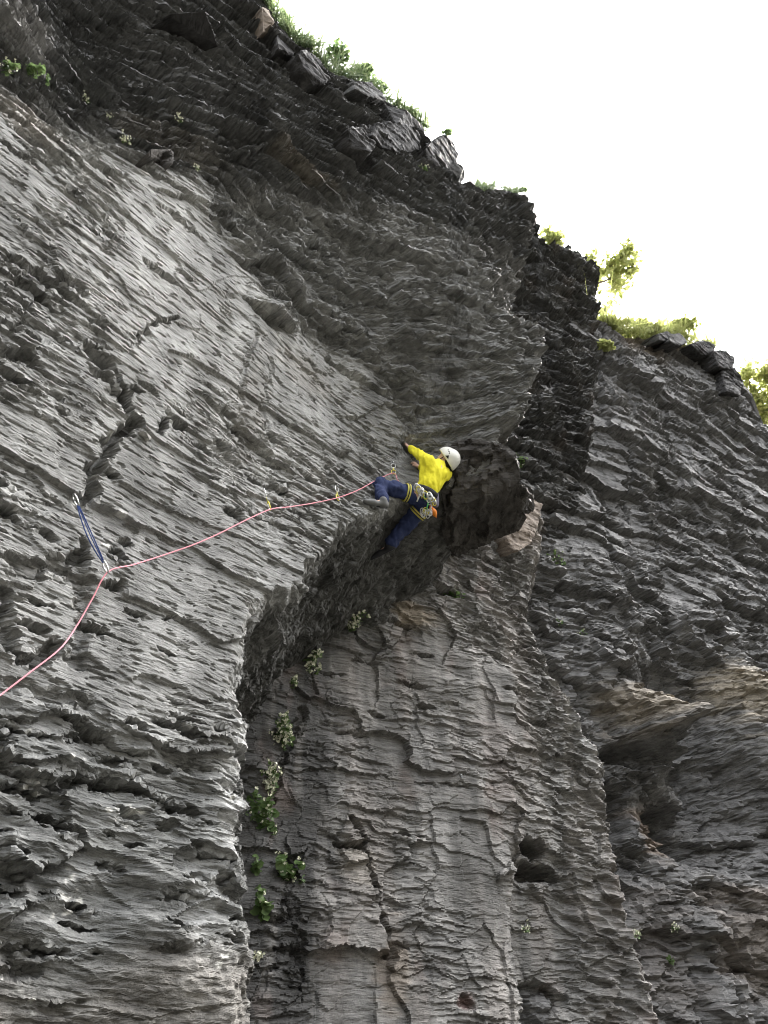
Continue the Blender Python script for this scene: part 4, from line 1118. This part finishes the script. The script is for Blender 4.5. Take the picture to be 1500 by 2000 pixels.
b1 = A3(1120, 640, 27.0); b1[2] -= 2.0
tree("leafy tree branch reaching right from behind the dark buttress on the skyline", b1,
     [([b1, A3(1120, 600, 27.0), A3(1150, 560, 27.0), A3(1185, 525, 27.0), A3(1215, 500, 27.0), A3(1232, 484, 27.0)], .10, .02, 3), ([A3(1150, 560, 27.0), A3(1190, 545, 26.8), A3(1222, 530, 26.8), A3(1236, 520, 26.8)], .05, .012, 3),
      ([A3(1150, 555, 27.0), A3(1150, 525, 27.2), A3(1152, 505, 27.3)], .04, .012, 3), ([A3(1190, 545, 26.8), A3(1210, 555, 26.6), A3(1215, 562, 26.6)], .02, .01, 2)], 11, 2000, .065, LEAF_SUN, .45)
b2 = A3(1072, 520, 22.0); b2[2] -= 1.0
tree("small leafy treetop peeping over the skyline left of the dark buttress", b2,
     [([b2, A3(1075, 490, 22.0), A3(1072, 470, 22.0), A3(1070, 455, 22.0)], .05, .015, 3), ([A3(1075, 490, 22.0), A3(1088, 474, 22.0), A3(1094, 466, 22.0)], .03, .01, 3)], 12, 520, .05, LEAF_SUN, .25)
b3 = A3(1470, 950, 30.0); b3[2] -= 3.0
tree("large sunlit tree with pale branches at the right edge behind the wall", b3,
     [([b3, A3(1475, 900, 30.0), A3(1480, 840, 30.0), A3(1470, 780, 30.0), A3(1462, 735, 30.0)], .12, .02, 4), ([A3(1480, 850, 30.0), A3(1500, 800, 30.0), A3(1510, 745, 30.0), A3(1515, 720, 30.0)], .07, .015, 4), ([A3(1478, 870, 30.0), A3(1450, 820, 29.6), A3(1447, 780, 29.6)], .05, .015, 3),
      ([A3(1490, 830, 30), A3(1540, 800, 30.5), A3(1570, 760, 30.5)], .06, .015, 3), ([A3(1476, 900, 30.0), A3(1500, 870, 29.8), A3(1530, 850, 29.8)], .05, .015, 4)], 13, 7000, .07, LEAF_SUN, .85)
b4 = A3(1170, 680, 25.0); b4[2] -= 1.7
tree("small leafy twig standing at the right foot of the dark buttress top", b4,
     [([b4, A3(1172, 630, 25.0), A3(1182, 604, 25.0), A3(1196, 592, 25.0)], .035, .01, 2), ([A3(1175, 620, 25.0), A3(1168, 596, 25.0)], .02, .01, 2)], 14, 260, .05, LEAF_SUN, .25)

# ------------------------------------------------------------------ rope and protection
ROPE = plain("pink_rope", (.74, .29, .33), .75, var=.25, scale=120)
STEEL = plain("polished_metal", (.62, .62, .6), .3, 1.0, .1)
STEEL_DARK = plain("worn_metal", (.16, .16, .16), .45, .8, .2)
WEB_BLUE = plain("blue_webbing", (.07, .11, .30), .8, var=.25, scale=90)
WEB_YELLOW = plain("yellow_webbing", (.55, .50, .10), .75, var=.2, scale=60)
GATE_YELLOW = plain("yellow_anodised_metal", (.65, .58, .10), .35, .5, .1)
def carabiner(name, a, b, width, mat, parent, r=.0055, side=None):
    """an offset-D loop from point a to point b, with its gate on one side"""
    a = np.array(a, float); b = np.array(b, float)
    ax = b - a; L_ = np.linalg.norm(ax); ax /= L_
    c = (a + b) / 2
    view = c - CAMP; view /= np.linalg.norm(view)
    sd = np.cross(ax, view); sd /= np.linalg.norm(sd)
    prof = [(-.5, .05), (-.47, -.22), (-.36, -.42), (-.1, -.5), (.2, -.46), (.4, -.32), (.5, -.05), (.47, .2), (.36, .36), (.1, .44), (-.2, .5), (-.42, .34)]
    P = [c + ax * (u * L_) + sd * (v * width) for u, v in prof]
    sp = spline(P + [P[0]], 4)[:-1]
    o = tube(name, sp, r, mat, parent, sides=6, closed=True)
    g = [c + ax * (u * L_) + sd * (v * width) for u, v in ((.36, .37), (.1, .45), (-.2, .5))]
    tube("gate", g, r * 1.25, STEEL, o, sides=6)
    return o
def band(name, pts, w, th, mat, parent):
    return tube(name, pts, w, mat, parent, sides=8, flat=th / w, flat_dir=list(Vector(pts[0]) - Vector(CAMP)))
def hanger(px, py, label):
    h = hit(px, py); p = np.array(h[0]); w = h[2]
    n = np.array([w.fr.n[0], w.fr.n[1], 0.0])
    root = empty("bolt_hanger", Vector(p)); tag(root, label, "bolt", "bolts in the rock")
    bm = bmesh.new()
    tdir = np.array([w.fr.t[0], w.fr.t[1], 0.0]); u = np.array([0, 0, 1.0])
    prof = [(-.018, .022), (.018, .022), (.020, -.01), (.012, -.034), (-.012, -.034), (-.020, -.01)]
    f = [bm.verts.new(tdir * a + u * b + n * (.004 if b > -.02 else .03)) for a, b in prof]
    g = [bm.verts.new(tdir * a + u * b + n * (.008 if b > -.02 else .034)) for a, b in prof]
    bm.faces.new(f[::-1]); bm.faces.new(g)
    for i in range(6): bm.faces.new((f[i], f[(i + 1) % 6], g[(i + 1) % 6], g[i]))
    me = bpy.data.meshes.new("plate"); bm.to_mesh(me); bm.free()
    obj("plate", me, STEEL_DARK, root)
    tube("bolt_head", [n * -.03 + u * .008, n * .022 + u * .008], .008, STEEL, root, sides=6)
    return root
def draw(top, bot, label, name="quickdraw", web=WEB_YELLOW, top_mat=STEEL, bot_mat=GATE_YELLOW, cl=.10, top_c=.05, group=None, frac=(.34, .66)):
    a = np.array(near(*top, top_c)); b = np.array(near(*bot, cl))
    root = empty(name, Vector(b)); tag(root, label, "quickdraw", group)
    o = b
    d = b - a; L_ = np.linalg.norm(d)
    p1 = a + d * frac[0]; p2 = a + d * frac[1]
    ax = d / L_
    carabiner("carabiner", a - o, p1 + ax * .012 - o, min(.062, L_ * frac[0] * .75), top_mat, root)
    carabiner("carabiner", p2 - ax * .012 - o, b - o, min(.058, L_ * frac[0] * .75), bot_mat, root)
    band("sling", [p1 - o, (p1 + p2) / 2 - o, p2 - o], .009, .003, web, root)
    return root
GD = "quickdraws clipped along the pink rope"
hanger(145, 966, "bolt at the top of the long blue sling"); hanger(514, 952, "bolt above the leftmost yellow quickdraw")
hanger(657, 948, "bolt above the short middle quickdraw"); hanger(767, 904, "bolt above the climber's knee"); hanger(900, 1515, "lone dark bolt in the pale wall at lower centre")
draw((514, 955), (528, 996), "yellow quickdraw hanging longest, where the pink rope bends left of the climber", group=GD)
draw((657, 950), (660, 977), "short yellow quickdraw in the middle between its bolt and the rope", group=GD)
draw((768, 906), (769, 926), "yellow quickdraw nearest the climber, just above his raised knee", group=GD)
# long blue sling: two strands held apart, a carabiner at each end
sa = np.array(near(143, 966, .05)); sb = np.array(near(211, 1118, .12))
sl = empty("long_sling", Vector(sb)); tag(sl, "long blue sling with silver carabiners hanging at the left of the panel", "sling")
dd_ = sb - sa; Ls = np.linalg.norm(dd_); ax_ = dd_ / Ls
carabiner("carabiner", sa - sb, sa + ax_ * .105 - sb, .06, STEEL, sl, .0065)
carabiner("carabiner", -ax_ * .10, np.zeros(3), .055, STEEL, sl, .0065)
vw = sa - CAMP; sd_ = np.cross(ax_, vw / np.linalg.norm(vw)); sd_ /= np.linalg.norm(sd_)
for e, m_ in ((-1, .009), (1, .009), (.2, .007)):
    pts = []
    for u in np.linspace(0, 1, 9):
        pts.append(sa + ax_ * (.095 + (Ls - .185) * u) + sd_ * e * (.004 + .016 * math.sin(math.pi * u) ** .8 * (1 if e < 1 else .8)) + np.array([0, 0, -.02 * math.sin(math.pi * u)]) - sb)
    band("webbing", pts, m_, .0028, WEB_BLUE, sl)
# rope
RP = [(-330, 1600), (-180, 1490), (-60, 1403), (0, 1358), (60, 1312), (118, 1266), (150, 1222), (180, 1170), (211, 1117), (260, 1103), (320, 1084), (380, 1063), (430, 1041), (480, 1016), (528, 995), (565, 990), (610, 983), (660, 972), (700, 957), (735, 938), (768, 924)]
ts = []
for i, p in enumerate(RP):
    h = hit(max(p[0], -60), min(p[1], 1420))
    ts.append(h[1] - .11)
ts = np.array(ts); ts[0] = ts[3] - .9; ts[1] = ts[3] - .55; ts[2] = ts[3] - .2
for _ in range(3):
    sm = ts.copy(); sm[1:-1] = np.minimum(ts[1:-1], (ts[:-2] + ts[2:]) / 2 + .03); ts = sm
pts = [np.array(at(p[0], p[1], t)) for p, t in zip(RP, ts)]
pts = [np.array([-3.6, .9, .03]), np.array([-3.35, 1.6, 1.0])] + pts
ROPE_TOP = pts[-1]

# ------------------------------------------------------------------ the climber
def surface_nets(D, org, h):
    """mesh of the zero level of a signed distance grid"""
    nx, ny, nz = D.shape
    neg = D < 0
    acc = np.zeros((nx - 1, ny - 1, nz - 1, 3), F); cnt = np.zeros((nx - 1, ny - 1, nz - 1), F)
    for ax in range(3):
        sl0 = [slice(None)] * 3; sl1 = [slice(None)] * 3
        sl0[ax] = slice(0, -1); sl1[ax] = slice(1, None)
        a = D[tuple(sl0)]; b = D[tuple(sl1)]
        cr = (a < 0) != (b < 0)
        t = np.where(cr, a / np.where(a == b, 1, a - b), 0)
        o1, o2 = [k for k in range(3) if k != ax]
        for d1 in (0, 1):
            for d2 in (0, 1):
                src = [slice(None)] * 3
                src[o1] = slice(d1, D.shape[o1] - 1 + d1); src[o2] = slice(d2, D.shape[o2] - 1 + d2)
                c = cr[tuple(src)]
                acc[..., ax] += np.where(c, t[tuple(src)], 0)
                acc[..., o1] += np.where(c, d1, 0); acc[..., o2] += np.where(c, d2, 0)
                cnt += c
    act = cnt > 0
    idx = np.full(act.shape, -1, np.int64); idx[act] = np.arange(act.sum())
    ijk = np.argwhere(act)
    V = (ijk + acc[act] / cnt[act][:, None]) * h + org
    Q = []
    for ax in range(3):
        o1, o2 = [(1, 2), (2, 0), (0, 1)][ax]
        sl0 = [slice(1, -1)] * 3; sl1 = [slice(1, -1)] * 3
        sl0[ax] = slice(0, -1); sl1[ax] = slice(1, None)
        a = neg[tuple(sl0)]; b = neg[tuple(sl1)]
        for flip, m in ((False, a & ~b), (True, ~a & b)):
            e = np.argwhere(m)
            if not len(e): continue
            e = e.copy()
            for k in range(3):
                if k != ax: e[:, k] += 1
            def cell(d1, d2):
                c = e.copy(); c[:, o1] -= d1; c[:, o2] -= d2
                return idx[c[:, 0], c[:, 1], c[:, 2]]
            q = np.stack([cell(0, 0), cell(1, 0), cell(1, 1), cell(0, 1)], 1)
            Q.append(q[:, ::-1] if flip else q)
    Q = np.concatenate(Q)
    return V, Q[(Q >= 0).all(1)]
class Sdf:
    def __init__(self, lo, hi, h):
        self.lo = np.array(lo, float); self.h = h
        n = np.ceil((np.array(hi) - self.lo) / h).astype(int) + 1
        self.D = np.full(n, .5, F)
    def _box(self, lo, hi):
        a = np.clip(np.floor((lo - self.lo) / self.h).astype(int), 0, np.array(self.D.shape) - 1)
        b = np.clip(np.ceil((hi - self.lo) / self.h).astype(int) + 1, 1, np.array(self.D.shape))
        g = np.meshgrid(*[self.lo[k] + np.arange(a[k], b[k]) * self.h for k in range(3)], indexing='ij')
        return tuple(slice(a[k], b[k]) for k in range(3)), np.stack(g, -1).astype(F)
    def cone(self, a, b, ra, rb, k=.03, sq=None):
        """round cone a-b; sq = (direction, factor) flattens it along a direction"""
        a = np.array(a, float); b = np.array(b, float)
        m = max(ra, rb) + k + 3 * self.h
        if sq: m *= max(1, 1 / sq[1])
        sl, P = self._box(np.minimum(a, b) - m, np.maximum(a, b) + m)
        if sq:
            d = np.array(sq[0], float); d /= np.linalg.norm(d); f = 1 / sq[1]
            def wp(p): return p + ((p - a) @ d)[..., None] * d * (f - 1)
            P = wp(P); b = wp(b[None])[0]
        ab = b - a; L2 = ab @ ab + 1e-9
        t = np.clip(((P - a) @ ab) / L2, 0, 1)
        d_ = np.linalg.norm(P - a - t[..., None] * ab, axis=-1) - (ra + (rb - ra) * t)
        if sq: d_ = d_ * min(1, sq[1])
        o = self.D[sl]
        h_ = np.clip(.5 + .5 * (o - d_) / k, 0, 1)
        self.D[sl] = o * (1 - h_) + d_ * h_ - k * h_ * (1 - h_)
    def cut(self, p, n):
        g = np.meshgrid(*[self.lo[k] + np.arange(self.D.shape[k]) * self.h for k in range(3)], indexing='ij')
        d = (g[0] - p[0]) * n[0] + (g[1] - p[1]) * n[1] + (g[2] - p[2]) * n[2]
        self.D = np.maximum(self.D, d.astype(F))
    def wrinkle(self, amp, f, seed, dirn=(1, 1, 1)):
        w = np.abs(self.D) < .04
        g = np.argwhere(w) * self.h + self.lo
        self.D[w] += (amp * fbm3((g * np.array(dirn)).astype(F), f, seed, 3)).astype(F)
    def mesh(self, name):
        V, Q = surface_nets(self.D, self.lo, self.h)
        # a little smoothing
        for _ in range(2):
            s = np.zeros_like(V); c = np.zeros(len(V))
            for k in range(4):
                np.add.at(s, Q[:, k], V[Q[:, (k + 1) % 4]]); np.add.at(c, Q[:, k], 1)
            V = V * .5 + .5 * s / np.maximum(c, 1)[:, None]
        return np_mesh(name, V, Q)

SKIN = plain("skin", (.62, .40, .31), .55, var=.08, scale=25)
HAIR = plain("dark_hair", (.02, .016, .012), .6, var=.2, scale=60)
SHIRT = plain("yellow_shirt_fabric", (.80, .72, .03), .85, var=.07, scale=50, bump=.15)
TROUSER = plain("navy_trouser_fabric", (.020, .030, .085), .9, var=.18, scale=40, bump=.15)
SHOE = plain("grey_shoe_rubber", (.11, .11, .105), .5, var=.25)
SHOE_SHADED = plain("shaded_shoe_rubber", (.016, .016, .018), .35, var=.25)  # darker copy for the lower shoe, its shade put into the colour
HELM = plain("white_helmet_shell", (.74, .73, .66), .35, var=.04)
BLACK = plain("black_webbing", (.015, .015, .017), .7, var=.2)
ORANGE = plain("orange_nylon", (.75, .22, .02), .6, var=.15, scale=40)
GREEN = plain("green_nylon", (.10, .42, .12), .6, var=.15)

rgt = np.array([1.0, 0, 0]); upv = np.array([0, -ST, CT]); fwd = np.array([0, CT, ST])
def cv(r, u, f): return rgt * r + upv * u + fwd * f          # a vector in the viewer's axes
def J(px, py, t): return np.array(at(px, py, t))
hl = hit(797, 871); hr = hit(811, 908); fl_ = hit(722, 984); fr_ = hit(733, 1086)
jt = dict(
    pelvis=J(828, 972, 9.93), waist=J(836, 952, 9.98), chest=J(848, 925, 10.08), neck=J(858, 909, 10.16),
    shl=J(834, 899, 10.04), elb=J(816, 886, 10.36), wrl=J(803, 877, hl[1] - .16), hdl=J(796, 871, hl[1] - .09),
    shr=J(871, 926, 10.24), ebr=J(845, 926, 10.50), wrr=J(821, 914, hr[1] - .12), hdr=J(811, 907, hr[1] - .08),
    hpl=J(816, 968, 9.87), knl=J(741, 949, 9.72), anl=J(748, 982, fl_[1] + .02), tol=J(714, 978, fl_[1] - .10),
    hpr=J(833, 985, 9.98), knr=J(793, 1026, 10.02), anr=J(760, 1067, fr_[1] - .18), tor=J(724, 1089, fr_[1] - .12),
    head=J(870, 899, 10.26))
HU = cv(.70, .70, .12); HU /= np.linalg.norm(HU)              # up through the crown
HF = cv(-.62, .55, .56); HF -= HU * (HF @ HU); HF /= np.linalg.norm(HF)   # where the face points
HR = np.cross(HF, HU)
HC = jt['head']
person = empty("person", Vector(jt['anr']))
tag(person, "climber in yellow shirt, navy trousers and white helmet clinging under the bulge", "person")
O = np.array(person.location)
allp = np.array(list(jt.values()))
lo = allp.min(0) - .3; hi = allp.max(0) + .3
axis_back = np.array([FA.n[0], FA.n[1], .1])                   # out from the wall, through the back
def body_field(h, grow=0.0, parts=('torso', 'arms', 'legs', 'head', 'hands', 'feet'), loose=0.0):
    S_ = Sdf(lo - O, hi - O, h)
    j = {k: v - O for k, v in jt.items()}
    g = grow
    if 'torso' in parts:
        S_.cone(j['hpl'], j['hpr'], .098 + g, .098 + g, .05)
        S_.cone(j['pelvis'], j['waist'], .112 + g, .105 + g, .05)
        S_.cone(j['waist'], j['chest'], .108 + g, .125 + g, .06)
        S_.cone(j['shl'] * .80 + j['chest'] * .20, j['shr'] * .80 + j['chest'] * .20, .078 + g, .078 + g, .07)
        S_.cone(j['chest'] + (j['shl'] - j['shr']) * .22, j['waist'] + (j['shl'] - j['shr']) * .14, .085 + g, .075 + g, .06)
        S_.cone(j['chest'] - (j['shl'] - j['shr']) * .22, j['waist'] - (j['shl'] - j['shr']) * .14, .085 + g, .075 + g, .06)
        S_.cone(j['neck'] * .6 + j['chest'] * .4, j['neck'], .075 + g, .055 + g, .05)
    if 'arms' in parts:
        for a, b, c in (('shl', 'elb', 'wrl'), ('shr', 'ebr', 'wrr')):
            S_.cone(j[a], j[b], .056 + g, .043 + g, .045)
            S_.cone(j[b], j[c], .044 + g, .030 + g, .03)
    if 'legs' in parts:
        for a, b, c in (('hpl', 'knl', 'anl'), ('hpr', 'knr', 'anr')):
            S_.cone(j[a], j[b], .088 + g, .066 + g + loose, .04)
            e_ = .80 if loose else 1.0
            S_.cone(j[b], j[b] + (j[c] - j[b]) * e_, .062 + g + loose, .042 + g + loose * 1.6, .03)
    if 'hands' in parts:
        for w_, hd, sgn in (('wrl', 'hdl', 1), ('wrr', 'hdr', -1)):
            d = j[hd] - j[w_]; L_ = np.linalg.norm(d); d = d / L_
            sd = np.cross(d, axis_back); sd /= np.linalg.norm(sd)
            n_ = np.cross(sd, d)
            c0 = j[w_] + d * .03; c1 = j[w_] + d * .085
            for e in (-.028, -.009, .009, .028):
                S_.cone(c0 + sd * e * .9, c1 + sd * e * 1.1, .019, .017, .012)
            for q, (e, ln) in enumerate(((-.037, .060), (-.0125, .074), (.0125, .080), (.037, .072))):
                k0 = c1 + sd * e; k1 = k0 + d * ln * .5 + n_ * .012; k2 = k1 + d * ln * .32 - n_ * .022
                S_.cone(k0, k1, .0125, .0115, .006); S_.cone(k1, k2, .0115, .010, .004)
            t0 = c0 + sd * sgn * .03; t1 = t0 + sd * sgn * .035 + d * .025; t2 = t1 + d * .032 - n_ * .01
            S_.cone(t0, t1, .016, .0135, .01); S_.cone(t1, t2, .0135, .011, .005)
            S_.cone(j[w_], c0, .027, .027, .02)
    if 'head' in parts:
        c = HC - O
        S_.cone(j['neck'], c - HU * .05, .055, .052, .03)
        S_.cone(c + HU * .03 - HF * .015, c + HU * .03 + HF * .02, .092, .088, .03, (HR, .86))
        S_.cone(c - HU * .01 + HF * .03, c - HU * .07 + HF * .055, .068, .045, .03)
        S_.cone(c + HF * .098 + HU * .005, c + HF * .113 - HU * .022, .010, .013, .012)        # nose
        S_.cone(c + HF * .090 - HU * .055 - HR * .018, c + HF * .090 - HU * .055 + HR * .018, .011, .011, .01)   # mouth
        for e in (-1, 1):
            S_.cone(c + HR * e * .078 - HF * .005 + HU * .015, c + HR * e * .082 - HF * .01 - HU * .03, .014, .011, .01, (HR, .6))   # ears
            S_.cone(c + HR * e * .032 + HF * .088 + HU * .022, c + HR * e * .034 + HF * .088 + HU * .022, .012, .012, .008)       # brows and eyes
    if 'feet' in parts:
        for a, t_ in (('anl', 'tol'), ('anr', 'tor')):
            S_.cone(j[a], j[a] + (j[t_] - j[a]) * .7, .032, .018, .03)
    return S_
bf = body_field(.0075)
bo = obj("body", bf.mesh("body"), SKIN, person)
sh = body_field(.010, .016, ('torso', 'arms'))
w0 = jt['waist'] - O; sh.wrinkle(.036, 9.0, 51, (1.9, 1.2, .6))
tdir = (jt['waist'] - jt['pelvis']); tdir /= np.linalg.norm(tdir)
sh.cut((jt['pelvis'] - O) + tdir * .055, -tdir)
obj("shirt", sh.mesh("shirt"), SHIRT, person)
tr = body_field(.010, .016, ('torso', 'legs'), .012)
tr.wrinkle(.055, 7.5, 61, (1.2, 1.2, .8))
tr.cut((jt['pelvis'] - O) + tdir * .09, tdir)
obj("trousers", tr.mesh("trousers"), TROUSER, person)
# shoes
for a, t_, lab in (('anl', 'tol', "grey climbing shoe on the lip"), ('anr', 'tor', "shaded climbing shoe under the overhang")):
    d = jt[t_] - jt[a]; L_ = np.linalg.norm(d); d /= L_
    q0 = jt[a] - O; s_ = Sdf(np.minimum(jt[a], jt[t_]) - O - .12, np.maximum(jt[a], jt[t_]) - O + .12, .008)
    heel = q0 - d * .035; toe = jt[t_] - O
    dn = np.cross(np.cross(d, upv), d); dn /= np.linalg.norm(dn); dn = -dn
    s_.cone(heel + dn * .02, toe + dn * .012, .044, .026, .03)
    s_.cone(q0 - dn * .03, q0 + dn * .01, .047, .050, .03)
    s_.cone(q0 + d * L_ * .55 + dn * .01, toe, .042, .024, .03)
    so = tag(obj("shoe", s_.mesh("shoe"), SHOE if a == "anl" else SHOE_SHADED, person), lab)
    sole = Sdf(np.minimum(jt[a], jt[t_]) - O - .14, np.maximum(jt[a], jt[t_]) - O + .14, .008)
    sole.cone(heel + dn * .052, toe + dn * .030, .034, .022, .02, (dn, .4))
    obj("sole", sole.mesh("sole"), BLACK, so)
# hair under the helmet
hs_ = Sdf(HC - O - .16, HC - O + .16, .008)
c_ = HC - O
hs_.cone(c_ + HU * .02 - HF * .03, c_ - HU * .055 - HF * .055, .088, .058, .03, (HR, .9))
obj("hair", hs_.mesh("hair"), HAIR, person)
# helmet: a shell with a short peak, rim and vents
hm = Sdf(HC - O - .24, HC - O + .24, .007)
hm.cone(c_ + HU * .045 - HF * .03, c_ + HU * .045 + HF * .03, .142, .132, .03, (HR, .92))
hm.cone(c_ + HU * .035 - HF * .03, c_ - HU * .02 - HF * .06, .130, .112, .03, (HR, .94))
hm.cone(c_ + HU * .03 + HF * .12, c_ + HU * .022 + HF * .168, .064, .048, .02, (HU, .3))
cutn = -HU * .92 + HF * .28; cutn /= np.linalg.norm(cutn)
hm.cut(c_ + HU * .005, cutn)
inn = Sdf(HC - O - .24, HC - O + .24, .007)
inn.cone(c_ + HU * .015 - HF * .03, c_ + HU * .015 + HF * .03, .124, .114, .03, (HR, .9))
hm.D = np.maximum(hm.D, -inn.D)
he = obj("helmet", hm.mesh("helmet"), HELM, person)
def shell(r, u):
    """the point of the shell seen r to the right of and u above the helmet's centre, in radii"""
    d = cv(r, u, -math.sqrt(max(0, 1 - r * r - u * u)))
    q0 = c_ + HU * .045
    for rr in np.arange(.20, .05, -.002):
        i_ = tuple(np.round((q0 + d * rr - hm.lo) / hm.h).astype(int))
        if hm.D[i_] < 0: return q0 + d * rr, d
    return q0 + d * .12, d
for r, u in ((-.02, .72), (.04, .54), (.07, .36)):
    p, d = shell(r, u)
    tube("vent", [p - d * .02, p + d * .004], .0085, BLACK, he, sides=8)
bm = bmesh.new()
p, d = shell(-.14, .0)
e1 = HF - d * (HF @ d); e1 /= np.linalg.norm(e1); e2 = np.cross(d, e1)
tri = [p + e1 * .030 + d * -.01, p - e1 * .028 + e2 * .012 + d * -.01, p - e1 * .005 - e2 * .030 + d * -.01]
vv_ = [bm.verts.new(q) for q in tri]; ww_ = [bm.verts.new(q + d * .016) for q in tri]
bm.faces.new(vv_[::-1]); bm.faces.new(ww_)
for i in range(3): bm.faces.new((vv_[i], vv_[(i + 1) % 3], ww_[(i + 1) % 3], ww_[i]))
me = bpy.data.meshes.new("vent"); bm.to_mesh(me); bm.free(); obj("vent", me, BLACK, he)
tube("chin_strap", [c_ + HR * -.088 + HU * .0, c_ + HR * -.075 + HF * .03 - HU * .07, c_ + HF * .06 - HU * .105, c_ + HR * .075 + HF * .03 - HU * .07, c_ + HR * .088], .006, BLACK, he, sides=6)
# harness: belt, leg loops, gear
def ring(name, c, ax, R_, w, th, mat, parent, squash=None):
    ax = ax / np.linalg.norm(ax)
    u = np.cross(ax, [0, 0, 1.0]); 
    if np.linalg.norm(u) < .1: u = np.cross(ax, [1.0, 0, 0])
    u /= np.linalg.norm(u); v = np.cross(ax, u)
    V = []; Q = []
    n = 40
    for i in range(n):
        a = 2 * np.pi * i / n
        d = u * math.cos(a) + v * math.sin(a)
        rr = R_ * (1 if squash is None else 1 / math.sqrt(1 + (1 / squash[1] ** 2 - 1) * float(d @ squash[0]) ** 2))
        for (x, y) in ((-w, 0), (-w * .8, th), (w * .8, th), (w, 0), (w * .8, -th), (-w * .8, -th)):
            V.append(c + d * (rr + y) + ax * x)
        for k in range(6):
            Q.append((i * 6 + k, i * 6 + (k + 1) % 6, ((i + 1) % n) * 6 + (k + 1) % 6, ((i + 1) % n) * 6 + k))
    return obj(name, np_mesh(name, np.array(V), np.array(Q)), mat, parent)
har = empty("harness", (0, 0, 0), person)
bw = jt['waist'] * .45 + jt['pelvis'] * .55 - O
lat = jt['shl'] - jt['shr']; lat /= np.linalg.norm(lat); dep_ = np.cross(lat, tdir); dep_ /= np.linalg.norm(dep_)
ring("belt", bw, tdir, .168, .030, .007, BLACK, har, (dep_, .86))
for hp, kn, f in (('hpl', 'knl', .30), ('hpr', 'knr', .42)):
    c = jt[hp] * (1 - f) + jt[kn] * f - O
    r_ = .116 - .018 * f
    lp = ring("leg_loop", c, jt[kn] - jt[hp], r_, .026, .006, WEB_YELLOW, har)
    ring("loop_padding", c, jt[kn] - jt[hp], r_ + .004, .007, .005, BLACK, lp)
# gear on the belt, hung on the side towards the viewer
rng = np.random.default_rng(5)
gl = []
for px, py, t in ((812, 945, 9.80), (819, 950, 9.79), (826, 956, 9.78), (833, 962, 9.79), (840, 968, 9.80), (846, 974, 9.84)):
    gl.append(J(px, py, t) - O)
tube("gear_loop", spline(gl, 4), .007, BLACK, har, sides=6)
k = 0
for i in range(17):
    u = i / 16 * (len(gl) - 1); a_ = int(min(u, len(gl) - 2)); p = gl[a_] + (gl[a_ + 1] - gl[a_]) * (u - a_)
    p = p + cv(*(rng.normal(size=3) * np.array([.012, .012, .008]))) - fwd * .03
    dr = cv(rng.normal() * .35 + .25, -1.0, 0); dr /= np.linalg.norm(dr)
    ln = rng.uniform(.075, .10)
    m_ = [STEEL, HELM, STEEL, GATE_YELLOW, STEEL, HELM][i % 6]
    cb = carabiner("carabiner", p + O, p + dr * ln + O, .05, m_, har, .0075)
    for me_ in [cb.data] + [c.data for c in cb.children]:
        me_.transform(Matrix.Translation(Vector(-O)))
    if i % 3 == 1:
        e = p + dr * (ln + rng.uniform(.05, .1)) + cv(rng.normal() * .02, 0, 0)
        band("sling", [p + dr * ln * .9, (p + dr * ln + e) / 2, e], .010, .004, [WEB_YELLOW, GREEN, HELM][(i // 3) % 3], har)
for i in range(10):
    p = J(829 + rng.uniform(-4, 12), 990 + rng.uniform(0, 12), 9.82 + rng.uniform(-.03, .03)) - O
    dr = cv(rng.normal() * .4 + .3, -1.0, 0); dr /= np.linalg.norm(dr); ln = rng.uniform(.06, .09)
    cb = carabiner("carabiner", p + O, p + dr * ln + O, .045, [STEEL, GATE_YELLOW, HELM][i % 3], har, .0065)
    for me_ in [cb.data] + [c.data for c in cb.children]:
        me_.transform(Matrix.Translation(Vector(-O)))
# chalk bag and a bundled orange sling hanging behind the hip
cb_ = Sdf(J(850, 978, 9.95) - O - .2, J(850, 978, 9.95) - O + .2, .009)
cb_.cone(J(848, 968, 9.95) - O, J(850, 984, 9.93) - O, .060, .050, .03)
cb_.wrinkle(.01, 14, 71)
obj("chalk_bag", cb_.mesh("chalk_bag"), plain("grey_violet_nylon", (.16, .15, .2), .8, var=.25, scale=40), har)
og = Sdf(J(847, 1000, 9.85) - O - .2, J(847, 1000, 9.85) - O + .2, .008)
og.cone(J(841, 990, 9.85) - O, J(847, 1000, 9.84) - O, .022, .034, .02); og.cone(J(847, 1000, 9.84) - O, J(849, 1005, 9.84) - O, .034, .026, .02); og.cone(J(849, 1005, 9.84) - O, J(853, 1012, 9.84) - O, .016, .008, .02)
og.wrinkle(.012, 18, 72)
obj("sling_bundle", og.mesh("sling_bundle"), ORANGE, har)
# the rope runs on from the last quickdraw to the tie-in at the front of the harness
tie = jt['pelvis'] - axis_back * .13 + tdir * .02
pts = pts + [np.array(at(776, 936, hit(776, 936)[1] - .14)), (np.array(at(786, 950, 10.02))), tie]
rope = tube("climbing_rope", spline(pts, 8), 0.0058, ROPE, sides=8)
tag(rope, "pink rope running from the left edge through the quickdraws to the climber", "rope")
